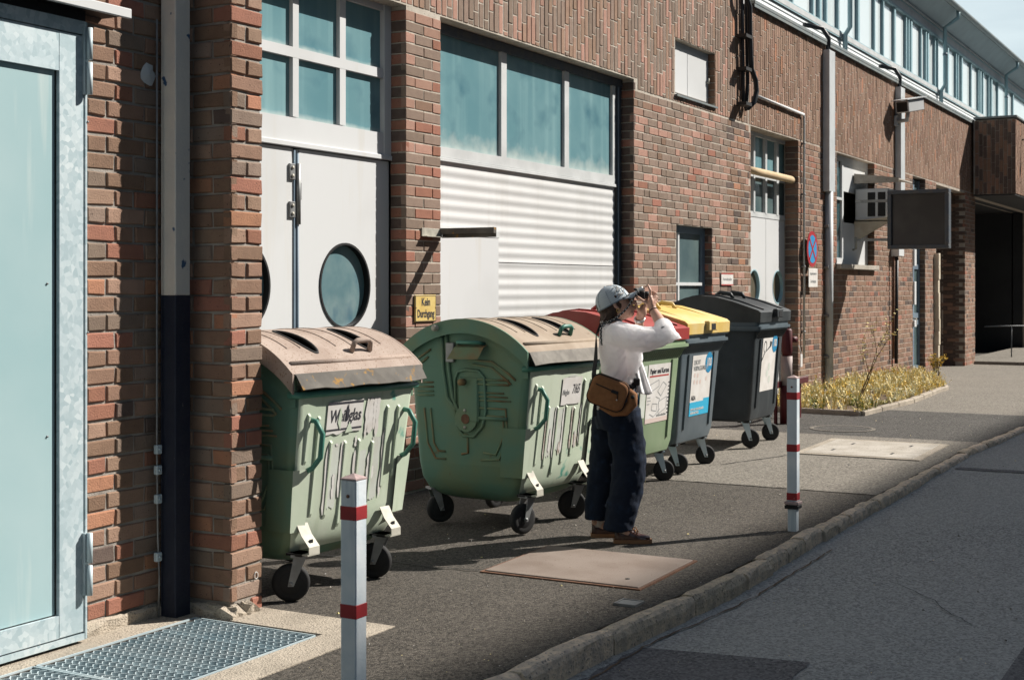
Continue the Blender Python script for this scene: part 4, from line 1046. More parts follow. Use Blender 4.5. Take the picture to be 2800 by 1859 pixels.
m = MB(); m.tube([(.1, .25, -.24), (0, .02, -.24), (0, 0, -.1)], .035, 8); m.bbox(0.04, .18, .19, .25, -.32, -.14, .01); m.build('arm', 'trunking', cc)
# empty light box sign, hanging out over the pavement
lb = thing('hanging_panel', 'dark framed rectangular panel hanging out from the wing beside the far doors', 'panel', (21.6, 4.83, 2.20), rad(0))
hw, hh = .46, .90
for (a, b, c, d) in ((-hw, hw, 0, .06), (-hw, hw, hh - .06, hh), (-hw, -hw + .06, .06, hh - .06), (hw - .06, hw, .06, hh - .06)):
    m = MB(); m.bbox(-.09, .09, a, b, c, d, .006); m.build('frame_bar', 'frame_dark', lb)
m = MB(); m.box(-.03, -.02, -hw + .06, hw - .06, .06, hh - .06); m.build('pane', 'glass_dark' if 'glass_dark' in MATS else 'black', lb)
for z in (.15, .75):
    m = MB(); m.box(-.03, .03, hw, W - 4.83, z - .02, z + .02); m.build('wall_arm', 'metal_grey', lb)
eb = thing('junction_box', 'small white junction box with a thin pipe below the hanging dark panel', 'box', (24.1, W, 2.16))
m = MB(); m.bbox(-.28, .1, -.14, -.001, -.02, .15, .01); m.build('case', 'white_paint', eb)
m = MB(); m.tube([(-.1, -.06, -.02), (-.1, -.05, -1.85)], .03, 8); m.build('pipe', 'cable_black', eb)
m = MB(); m.tube([(-.3, -.06, -.02), (-.3, -.05, -1.75)], .02, 8); m.build('pipe', 'rust', eb)

# ================================================================== plates and covers in the pavement
def cover(name, label, x0, x1, y0, y1, h, mname, edge, frame=.02, fm='rust', cat='cover'):
    t = thing(name, label, cat, ((x0 + x1) / 2, (y0 + y1) / 2, gz((x0 + x1) / 2)))
    s = (gz(x1) - gz(x0)) / (x1 - x0); t.rotation_euler = (0, -math.atan(s), 0)
    w, d = (x1 - x0) / 2, (y1 - y0) / 2
    m = MB(); m.bbox(-w, w, -d, d, -.02, h, edge); m.build('plate', mname, t)
    m = MB()
    for (a, b, c, e) in ((-w - frame, w + frame, -d - frame, -d - .004), (-w - frame, w + frame, d + .004, d + frame), (-w - frame, -w - .004, -d - .004, d + .004), (w + .004, w + frame, -d - .004, d + .004)):
        m.box(a, b, c, e, -.03, .010)
    m.build('frame', fm, t)
    return t
t = cover('hatch_plate', 'rust brown steel hatch plate lying in the asphalt before the person', 6.785, 7.575, 2.985, 3.925, .016, 'rust_plate', .003)
m = MB(); m.cyl((-.24, -.34, .0165), 2, .014, .002, 12); m.build('lift_hole', 'black', t)
t = cover('shaft_cover', 'pale concrete shaft cover with four lifting holes, set in the pavement behind the right bollard', 12.30, 13.38, 2.80, 3.78, .012, 'concrete_pale', .003, .07, 'concrete')
for (a, b) in ((-.25, .3), (.25, .25), (.3, -.28), (-.3, -.25)):
    m = MB(); m.bbox(a - .05, a + .05, b - .012, b + .012, .0115, .0135, .001); m.build('lifting_hole', 'black', t)
mh = thing('manhole_cover', 'faint round manhole cover in the dark asphalt behind the shaft cover', 'cover', (14.45, 4.02, gz(14.45)))
m = MB(); ring(m, 0, 0, .01, 0, .30, .34, 40)
for i, v in enumerate(m.v): m.v[i] = (v[0], v[2], .007 + v[1] * .3)
m.build('ring', 'asphalt_pale', mh)
m = MB(); m.prism([(.3 * math.cos(i * math.pi / 16), .3 * math.sin(i * math.pi / 16)) for i in range(32)], 2, -.01, .0075); m.build('lid', 'asphalt_dark', mh)
vc = thing('valve_cover', 'small steel valve cover beside the kerb below the hatch plate', 'cover', (6.455, 2.89, 0))
m = MB(); m.bbox(-.05, .05, -.05, .05, -.01, .009, .002); m.build('lid', 'metal_grey', vc)
m = MB()
for (a, b, c, e) in ((-.06, .06, -.06, -.052), (-.06, .06, .052, .06), (-.06, -.052, -.052, .052), (.052, .06, -.052, .052)): m.box(a, b, c, e, -.01, .012)
m.build('frame', 'metal_grey', vc)

# ================================================================== bollards
def bollard(loc, label):
    t = thing('bollard', label, 'bollard', loc, group='grey and red steel bollards along the kerb')
    z0 = loc[2]; w = .0325
    m = MB(); m.bbox(-w + .004, w - .004, -w + .004, w - .004, -.05, .175, .003); m.build('socket', 'bollard_grey', t)
    m = MB(); m.bbox(-w - .012, w + .012, -w - .012, w + .012, .145, .168, .003); m.build('lower_collar', 'black', t)
    m = MB(); m.bbox(-w - .014, w + .014, -w - .014, w + .014, .171, .192, .004); m.build('collar', 'bollard_cap', t)
    m = MB(); m.bbox(-w, w, -w, w, .192, .985, .004); m.build('shaft', 'bollard_grey', t)
    for z in (.20, .513, .848):
        m = MB(); m.bbox(-w - .0015, w + .0015, -w - .0015, w + .0015, z, z + .048, .002); m.build('red_band', 'bollard_red', t)
    m = MB(); q = w + .001
    m.add([(-q, -q, .985), (q, -q, .985), (q, q, .985), (-q, q, .985), (-q, -q, .99), (q, -q, .99), (q, q, .99), (-q, q, .99), (0, 0, 1.006)], [(0,1,5,4),(1,2,6,5),(2,3,7,6),(3,0,4,7),(4,5,8),(5,6,8),(6,7,8),(7,4,8)])
    m.build('cap', 'bollard_cap', t)
    m = MB(); m.cyl((-w - .001, 0, .93), 0, .006, .005, 10); m.build('bolt', 'rust', t)
    return t
bollard((8.745, 2.755, gz(8.74)), 'grey and red banded bollard standing free on the pavement, its whole height in view')
bollard((3.915, 2.785, -.04), 'nearest grey and red banded bollard, in front of the clear glass container')

# ================================================================== bottle banks with rounded lids
def arc_z(y, zf=1.165, sag=.205, half=.5): 
    Rr = (half * half + sag * sag) / (2 * sag); return zf + sag - Rr + math.sqrt(max(0, Rr * Rr - y * y))
def caster(parent, x, y, ang, fork='metal_grey', r=.098):
    c = Matrix.Translation((x, y, 0)) @ Matrix.Rotation(ang, 4, 'Z')
    trail = .045
    m = MB(); n = 28; prof = [(-.024, r - .03), (-.024, r - .012), (-.016, r - .002), (0, r), (.016, r - .002), (.024, r - .012), (.024, r - .03)]
    rings_ = [[c @ Vector((-trail + p[1] * math.cos(i * 2 * math.pi / n), p[0], r + p[1] * math.sin(i * 2 * math.pi / n))) for i in range(n)] for p in prof]
    m.smooth = True; m.loft(rings_, caps=True); wh = m.build('wheel', 'rubber', parent)
    m = MB(); m.smooth = True
    rr = [[c @ Vector((-trail + rad_ * math.cos(i * 2 * math.pi / n), yy, r + rad_ * math.sin(i * 2 * math.pi / n))) for i in range(n)] for yy, rad_ in ((-.026, .052), (-.020, .066), (.020, .066), (.026, .052))]
    m.loft(rr); m.build('rim', 'black', wh)
    m = MB()
    for s in (-1, 1):
        m.add([c @ Vector(p) for p in ((-.03, s*.031, .232), (.035, s*.031, .232), (-trail + .015, s*.034, r - .015), (-trail - .015, s*.034, r - .015), (-.03, s*.036, .232), (.035, s*.036, .232), (-trail + .015, s*.039, r - .015), (-trail - .015, s*.039, r - .015))],
              [(0,1,2,3),(7,6,5,4),(0,4,5,1),(1,5,6,2),(2,6,7,3),(3,7,4,0)])
    m.box(-.045, .045, -.045, .045, .231, .244, c); m.build('fork', fork, parent)
    m = MB(); m.tube([c @ Vector((-trail, -.043, r)), c @ Vector((-trail, .043, r))], .010, 8); m.build('axle', 'metal_grey', parent)
def rr_ring(hx, yf, yb, z, rc, n=5):
    pts = []
    for (cx, cy, a0) in ((hx - rc, yb - rc, 0), (-hx + rc, yb - rc, 90), (-hx + rc, yf + rc, 180), (hx - rc, yf + rc, 270)):
        for i in range(n + 1):
            a = rad(a0 + 90 * i / n); pts.append((cx + rc * math.cos(a), cy + rc * math.sin(a), z))
    return pts
def front_y(z): return -.49 + (1.06 - z) * .125
def glass_container(name, label, loc, rz, lidm, skirtm, flapm, labelfn, spin=0):
    t = thing(name, label, 'container', loc, rz, 'green bottle bank containers')
    # body
    prof = [(.168, .21), (.176, .14), (.20, .080), (.25, .032), (.32, .008), (.42, 0), (1.055, 0)]
    m = MB(); m.smooth = True; rings_ = []
    for (z, ins) in prof:
        k = (1.06 - z)
        rings_.append(rr_ring(.485 - .05 * k - ins, front_y(z) + ins, .46 - .07 * k - ins, z, .05 + ins * .3))
    m.loft(rings_); body = smooth(m.build('body', ['glass_bin_green', 'bin_shaded_green'], t), 35)
    for pl_ in body.data.polygons: pl_.material_index = 1 if (abs(pl_.normal.x) > .55 or pl_.normal.z < -.55 or pl_.normal.y > .3) else 0  # ends, belly and back take the green with shade painted in
    # end walls rise under the arched lid
    for s in (-1, 1):
        ys = [-.47 + .94 * i / 24 for i in range(25)]
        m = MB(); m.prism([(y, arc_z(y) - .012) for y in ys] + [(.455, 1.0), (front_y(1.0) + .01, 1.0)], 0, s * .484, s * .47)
        m.build('end_wall', 'bin_shaded_green', t)
    # end panel following the taper, shade put into its green, with pressed beads
    s = -1
    def ex(y, z): return s * (.4865 - .05 * (1.06 - z) if z < 1.06 else .4865)
    m = MB(); zs = [.42, .55, .7, .85, 1.0, 1.06]; 
    for za, zb in zip(zs, zs[1:]):
        m.add([(ex(0, za), front_y(za) + .055, za), (ex(0, za), .40 - .07 * (1.06 - za), za), (ex(0, zb), .40 - .07 * (1.06 - zb), zb), (ex(0, zb), front_y(zb) + .055, zb)], [(0, 1, 2, 3)])
    panel = m.build('end_panel', 'bin_shaded_green', t)
    def bead(pts, r=.0075, mt='bin_groove', nm='bead', off=.002):
        m = MB(); m.tube([(ex(p[0], p[1]) - off, p[0], p[1]) for p in pts], r, 6); return m.build(nm, mt, panel)
    # long sweeping lever shape
    for d in (0, .045):
        bead([(.19 - d * .9, 1.28 - d * .3), (.175 - d, 1.05), (.15 - d, .86), (.10 - d * .6, .80 - d * .3), (.0, .745 - d * .9)], .012, 'bin_shaded_green', off=.006)
    for (q0, q1) in ((.0, .012), (.035, .04)):
        bead([(-.02 - q0, 1.12 - q1), (-.20, 1.12 - q1 * 1.4), (-.33 + q0, 1.04 - q1), (-.38 + q0, 1.0 - q1)])
    for z in (.985, .955): bead([(-.06, z), (-.33, z)])
    for z in (.90, .875, .85): bead([(-.04, z), (-.34 + (z - .85), z)], .006)
    for z in (.95, .92, .89, .865): bead([(.39, z), (.26, z + .004)], .006)
    bead([(.40, 1.10), (.33, 1.14), (.28, 1.17)]); bead([(.40, 1.06), (.34, 1.09), (.30, 1.12)])
    for k_ in (0, .05):
        bead([(-.10 - k_, .80 - k_), (-.30 + k_ * .4, .80 - k_), (-.31 + k_ * .6, .62), (-.24 + k_ * .5, .47 + k_ * .6), (-.10 - k_ * .4, .46 + k_)], .0075)
        bead([(.34 - k_, .78), (.32 - k_, .55), (.26 - k_ * .5, .45 + k_), (.18, .45 + k_)], .0075)
    bead([(.06, .62), (.0, .62), (.0, .50), (.05, .49)], .008)
    bead([(-.08, .735), (-.31, .735)], .013, 'bin_shaded_green', 'grip_bar', .006)
    # hub plate
    cyh, czh = .0, .725
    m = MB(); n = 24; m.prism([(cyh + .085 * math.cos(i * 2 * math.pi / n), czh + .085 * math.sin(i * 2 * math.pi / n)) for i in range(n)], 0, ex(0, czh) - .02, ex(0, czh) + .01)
    hub = m.build('hub_plate', 'bin_shaded_green', t)
    m = MB(); m.prism([(cyh + .032 * math.cos(i * 2 * math.pi / n), czh + .032 * math.sin(i * 2 * math.pi / n)) for i in range(n)], 0, ex(0, czh) - .026, ex(0, czh)); m.build('hub_bolt', 'rust', hub)
    for dz in (.055, -.055):
        m = MB(); m.cyl((ex(0, czh) - .022, cyh + .004, czh + dz), 0, .010, .012, 10); m.build('bolt', 'metal_bracket', hub)
    m = MB(); m.bbox(ex(0, .95) - .012, ex(0, .95) + .02, -.10, .06, .70, 1.0, .012); m.build('hinge_plate', 'bin_shaded_green', t)
    bead([(.085, .74), (.085, .98), (.06, 1.03), (0, 1.045), (-.10, 1.04), (-.145, 1.0), (-.15, .78), (-.12, .68), (-.05, .61), (.03, .61), (.08, .67), (.085, .74)], .011, 'bin_shaded_green', 'plate_bead', .004)
    m = MB(); m.cyl((ex(0, .95) - .03, .012, .965), 0, .022, .05, 12); m.build('pivot_stub', 'bin_groove', t)
    m = MB(); m.add([(ex(0, 1.1) - .05, .06, 1.19), (ex(0, 1.1) - .05, -.17, 1.195), (ex(0, 1.1) - .09, -.15, 1.12), (ex(0, 1.1) - .09, .09, 1.115), (ex(0, 1.1), .06, 1.21), (ex(0, 1.1), -.17, 1.21)], [(0, 1, 2, 3), (4, 5, 1, 0)]); m.build('side_flap', 'bin_groove', t)
    m = MB(); m.tube([(ex(0, 1.1) - .0, .05, 1.215), (ex(0, 1.1) - .05, .035, 1.225), (ex(0, 1.1) - .05, -.13, 1.225), (ex(0, 1.1), -.145, 1.215)], .012, 8); m.build('side_handle', 'bin_handle_green', t)
    m = MB(); m.bbox(ex(0, 1.1) - .02, ex(0, 1.1) + .01, .085, .15, 1.09, 1.22, .005); m.build('latch_plate', 'metal_grey', t)
    m = MB(); m.tube([(-.57, .20, 1.315), (-.46, .20, 1.315)], .02, 12); m.build('pivot_tube', 'metal_bracket', t)
    # rim
    m = MB(); m.tube([(-.495, front_y(1.06) + .05, 1.062), (-.485, front_y(1.06) - .006, 1.062), (.485, front_y(1.06) - .006, 1.062), (.495, front_y(1.06) + .05, 1.062)], .018, 8); m.build('rim', 'bin_handle_green', t)
    # lid: arched sheet with two slots cut through it
    hx = .525; NX, NY = 84, 64; m = MB(); m.smooth = True
    slots = [(-.225, -.235, .052, .150), (.215, -.235, .052, .150)]
    def ins(x, y): return any(((x - a) / c) ** 2 + ((y - b) / d) ** 2 < 1 for a, b, c, d in slots)
    gy = lambda j: -.5 + 1.0 * j / NY
    V = {}
    for i in range(NX + 1):
        for j in range(NY + 1): V[i, j] = (-hx + 2 * hx * i / NX, gy(j), arc_z(gy(j)) + .006)
    keys = list(V); ix = {q: i_ for i_, q in enumerate(keys)}
    fs = []
    for i in range(NX):
        for j in range(NY):
            cx = -hx + 2 * hx * (i + .5) / NX; cy_ = gy(j + .5)
            if not ins(cx, cy_): fs.append((ix[i, j], ix[i+1, j], ix[i+1, j+1], ix[i, j+1]))
    m.add([V[q] for q in keys], fs); lid = m.build('lid', lidm, t)
    for (a, b, c, d) in slots:
        m = MB(); m.tube([(a + c * math.cos(q * math.pi / 14), b + d * math.sin(q * math.pi / 14), arc_z(b + d * math.sin(q * math.pi / 14)) + .004) for q in range(28)], .0085, 6, closed=True); m.build('slot_rim', 'rubber', lid)
    m = MB(); m.add([(-.47, y, arc_z(y) - .022) for y in [-.45 + .9 * i / 12 for i in range(13)]] + [(.47, y, arc_z(y) - .022) for y in [-.45 + .9 * i / 12 for i in range(13)]], [(i, i + 1, 14 + i, 13 + i) for i in range(12)]); m.build('slot_dark', 'dark_void', lid)  # black sheet standing in for the dark inside, seen through the slots
    ys = [-.5 + i / 24 for i in range(25)]
    for s2 in (-1, 1):
        m = MB(); m.prism([(y, arc_z(y) + .008) for y in ys] + [(y, arc_z(y) - .085 - .02 * abs(y)) for y in ys[::-1]], 0, s2 * (hx - .002), s2 * (hx + .010)); m.build('lid_skirt', skirtm, lid)
    for xx in (-.40, -.30, -.02, .11, .36):
        m = MB(); m.tube([(xx, y, arc_z(y) + .004) for y in [-.34 + .6 * i / 12 for i in range(13)]], .0075, 6); m.build('lid_bead', lidm, lid)
    m = MB(); m.tube([(-.49, -.445, arc_z(-.445) + .004), (.49, -.445, arc_z(-.445) + .004)], .014, 8); m.build('lid_bead', lidm, lid)
    m = MB(); z0 = arc_z(-.375); m.tube([(.045, -.395, z0 - .004), (.05, -.41, z0 + .045), (.075, -.413, z0 + .056), (.165, -.413, z0 + .056), (.19, -.41, z0 + .045), (.195, -.395, z0 - .004)], .0145, 8); m.build('lid_handle', lidm if lidm == 'lid_beige' else 'bin_handle_green', lid)
    m = MB(); N = 12; r = random.Random(len(label)); top = []; bot = []
    for i in range(N + 1):
        x_ = -.515 + 1.03 * i / N; top.append((x_, -.503, 1.172)); bot.append((x_ + .012, -.542 + r.uniform(-.005, .005), 1.092 + r.uniform(-.005, .005)))
    m.add(top + bot + [(p[0], p[1] + .006, p[2] - .004) for p in top + bot], [(i, i+1, N+2+i, N+1+i) for i in range(N)] + [(2*N+2+i, 3*N+3+i, 3*N+4+i, 2*N+3+i) for i in range(N)] + [(N+1+i, N+2+i, 3*N+4+i, 3*N+3+i) for i in range(N)])
    m.build('rain_flap', flapm, lid)
    # front ribs, handles, corner guards
    def fy(z, d=0): return front_y(z) - d
    for i, (xx, zt, zb) in enumerate(((-.39, .965, .70), (-.31, .945, .42), (-.20, .81, .40), (-.085, .80, .34), (.03, .80, .40), (.145, .78, .44), (.25, .965, .50), (.345, .96, .55))):
        m = MB(); w_ = .0095
        m.add([(xx - w_, fy(zb), zb), (xx + w_, fy(zb), zb), (xx + w_, fy(zt), zt), (xx - w_, fy(zt), zt), (xx - w_ * .7, fy(zb, .011), zb + .02), (xx + w_ * .7, fy(zb, .011), zb + .02), (xx + w_ * .7, fy(zt, .011), zt - .014), (xx - w_ * .7, fy(zt, .011), zt - .014)],
              [(4,5,6,7),(0,4,7,3),(1,2,6,5),(0,1,5,4),(2,3,7,6)]); m.build('rib', 'glass_bin_green', body)
    for xx in (-.37, .40):
        m = MB(); m.tube([(xx, fy(.93) + .01, .93), (xx, fy(.93, .035), .925), (xx + .015, fy(.86, .075), .86), (xx + .015, fy(.74, .075), .74), (xx, fy(.69, .04), .685), (xx, fy(.66) + .01, .66)], .0145, 8); m.build('handle', 'bin_handle_green', t)
    for sx in (-1, 1):
        m = MB(); za, zb = .36, .68; a = .48; b_ = .36
        m.add([(sx * a - .02 * sx, fy(za, .012), za), (sx * b_, fy(za, .02), za), (sx * b_, fy(zb, .02), zb), (sx * a, fy(zb, .012), zb)], [(0, 1, 2, 3)])
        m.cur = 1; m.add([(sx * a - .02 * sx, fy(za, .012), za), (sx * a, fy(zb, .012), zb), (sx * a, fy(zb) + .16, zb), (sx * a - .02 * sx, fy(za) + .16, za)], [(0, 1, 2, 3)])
        m.build('corner_guard', ['glass_bin_green', 'bin_shaded_green'], t)
    for (xx, yy, a) in ((-.37, -.40, rad(-50 + spin)), (.30, -.40, rad(-66 + spin * .5)), (-.36, .34, rad(150)), (.34, .34, rad(175))):
        caster(t, xx, yy, a)
        if yy < 0:
            m = MB(); q = [(-.045, -.02, .40), (.035, -.02, .40), (.035, -.05, .345), (.055, -.085, .285), (.05, -.09, .25), (-.03, -.09, .25), (-.025, -.085, .285), (-.045, -.05, .345)]
            P_ = [(xx + p[0], yy + p[1], p[2]) for p in q]
            m.add(P_ + [(p[0], p[1] + .005, p[2]) for p in P_], [(0,1,2,7),(7,2,3,6),(6,3,4,5),(8,15,10,9),(15,14,11,10),(14,13,12,11),(1,9,10,2),(2,10,11,3),(3,11,12,4),(4,12,13,5),(5,13,14,6),(6,14,15,7),(7,15,8,0)])
            m.box(xx - .04, xx + .05, yy - .09, yy + .05, .243, .250); br_ = m.build('caster_bracket', 'metal_bracket', t)
            m = MB(); m.box(xx - .008, xx + .018, yy - .074, yy - .070, .295, .322, Matrix.Rotation(0, 4, 'X')); m.build('bracket_slot', 'black', br_)
            m = MB(); m.box(xx - .05, xx + .05, yy - .05, yy + .05, .238, .25); m.build('swivel_plate', 'black', t)
    labelfn(t, body)
    return t
U = Vector((0, -.125, 1)).normalized()          # up along the front panel (leans out)
U = Vector((0, -(.125), 1)).normalized()
def slip(parent, nm, mt, x0, x1, z0, z1, d=.003, ragged=0, seed=1):
    r = random.Random(seed); n = 10; a = []; b = []
    for i in range(n + 1):
        xx = x0 + (x1 - x0) * i / n; j0 = r.uniform(0, ragged); j1 = r.uniform(0, ragged) * .5
        b.append((xx, front_y(z0 + j0) - d, z0 + j0)); a.append((xx, front_y(z1 - j1) - d, z1 - j1))
    m = MB(); m.add(b + a, [(i, i + 1, n + 2 + i, n + 1 + i) for i in range(n)]); return m.build(nm, mt, parent)
def stain(parent, cx, cz, w, h_, mt, seed):
    r = random.Random(seed); n = 18; m = MB(); o = []; i_ = []
    for k in range(n + 1):
        a = math.pi * (-.12 + 1.24 * k / n); q = 1 + r.uniform(-.06, .06)
        o.append((cx + w * q * math.cos(a), cz + h_ * q * math.sin(a))); i_.append((cx + w * .72 * q * math.cos(a), cz + h_ * .86 * q * math.sin(a)))
    m.add([(p[0], front_y(p[1]) - .0022, p[1]) for p in o + i_], [(k, k + 1, n + 2 + k, n + 1 + k) for k in range(n)]); return m.build('stain', mt, parent)
def tape(parent, xx, z0, z1, w, seed, mt='paper_white', d=.005):
    r = random.Random(seed); n = 9; L = []; Rr = []
    for i in range(n + 1):
        z = z0 + (z1 - z0) * i / n; c = xx + r.uniform(-.003, .003)
        q = w * 1.25 * r.uniform(.55, 1.0) * (.25 if i in (0, n) else 1)
        L.append((c - q / 2, front_y(z) - d, z)); Rr.append((c + q / 2, front_y(z) - d, z))
    m = MB(); m.add(L + Rr, [(i, n + 1 + i, n + 2 + i, i + 1) for i in range(n)]); return m.build('paper_scrap', mt, parent)
def label_clear(t, body):
    pl = slip(t, 'label', 'paper_white', -.25, .035, .835, 1.015, .006, .018, 3)
    for (za, zb) in ((.995, 1.007), (.858, .868)):
        m = MB(); m.add([(-.25, front_y(za) - .0068, za), (.035, front_y(za) - .0068, za), (.035, front_y(zb) - .0068, zb), (-.25, front_y(zb) - .0068, zb)], [(0, 1, 2, 3)]); m.build('printed_line', 'ink', pl)
    text_part('lettering', 'Weißglas', .092, 'ink', pl, (-.105, front_y(.93) - .0072, .932), (1, 0, 0), U, .74, shear=.18, bold=.0012)
    for i, (pts) in enumerate((((-.165, .90), (-.15, .985), (-.135, .94), (-.142, .86)), ((-.105, .955), (-.088, 1.0), (-.078, .93), (-.095, .90)), ((-.10, .84), (-.07, .90), (-.04, .845)))):
        m = MB(); m.add([(p[0], front_y(p[1]) - .009, p[1]) for p in pts], [tuple(range(len(pts)))]); m.build('tear', ('glass_bin_green', 'ink', 'glass_bin_green')[i], pl)
    for i, (a, w) in enumerate(((.075, .022), (.105, .045), (.14, .03), (.165, .028))): tape(t, a, .80 + .02 * (i % 3), 1.02, w, 40 + i, d=.005)
    for i, (a, z0, z1, w) in enumerate(((-.215, .42, .79, .024), (-.105, .50, .80, .026), (.005, .44, .74, .022), (.125, .42, .72, .024), (.24, .46, .84, .018), (-.155, .50, .63, .018), (.165, .57, .64, .02), (-.15, .775, .79, .02), (.0, .76, .82, .016))): tape(t, a, z0, z1, w, 60 + i)
    for i, (a, z, w_, h_) in enumerate(((.185, .66, .030, .10), (.185, .68, .018, .07), (-.145, .66, .026, .09), (.085, .62, .02, .06), (-.05, .56, .02, .05))): stain(t, a, z, w_, h_, 'bin_stain', 20 + i)
    slip(t, 'label_residue', 'paper_pale', -.20, -.125, .44, .79, .0025, .02, 5); slip(t, 'label_residue', 'paper_pale', .03, .10, .46, .74, .0025, .02, 6); slip(t, 'label_residue', 'paper_pale', .145, .215, .45, .80, .0025, .02, 7)
def label_coloured(t, body):
    pl = slip(t, 'label', 'paper_white', -.055, .205, .80, .985, .006, .006, 8)
    slip(t, 'label_tape', 'paper_pale', .03, .13, .985, 1.0, .007, .002, 9)
    text_part('lettering', '7/65', .09, 'ink', pl, (.13, front_y(.90) - .0072, .90), (1, 0, 0), U, .62, shear=.25)
    text_part('lettering', 'Altglas', .05, 'ink_grey', pl, (0, front_y(.885) - .0072, .885), (1, 0, 0), U, .7)
    for i, (a, z0, z1, w) in enumerate(((-.215, .46, .82, .022), (-.10, .46, .80, .026), (.005, .48, .79, .022), (.125, .50, .79, .022), (.24, .52, .80, .026), (-.15, .50, .66, .022), (-.02, .47, .56, .02), (.19, .5, .62, .02))): tape(t, a, z0, z1, w, 80 + i, 'paper_white' if i % 3 else 'paper_shred')
    slip(t, 'label_residue', 'paper_pale', -.20, -.125, .46, .80, .0025, .02, 10); slip(t, 'label_residue', 'paper_pale', -.08, -.01, .50, .78, .0025, .02, 11); slip(t, 'label_residue', 'paper_shred', .145, .215, .50, .60, .0025, .03, 12)
glass_container('glass_container', 'pale green bottle bank marked Weißglas, standing against the brick pier', (6.10, 4.76, 0), rad(-4.5), 'lid_beige', 'lid_beige', 'flap_rubber', label_clear)
glass_container('glass_container', 'green bottle bank with its dark arched end in view, behind the person', (8.27, 4.62, gz(8.27)), rad(-3), 'lid_tan', 'bin_shaded_green', 'flap_grey', label_coloured, 34)

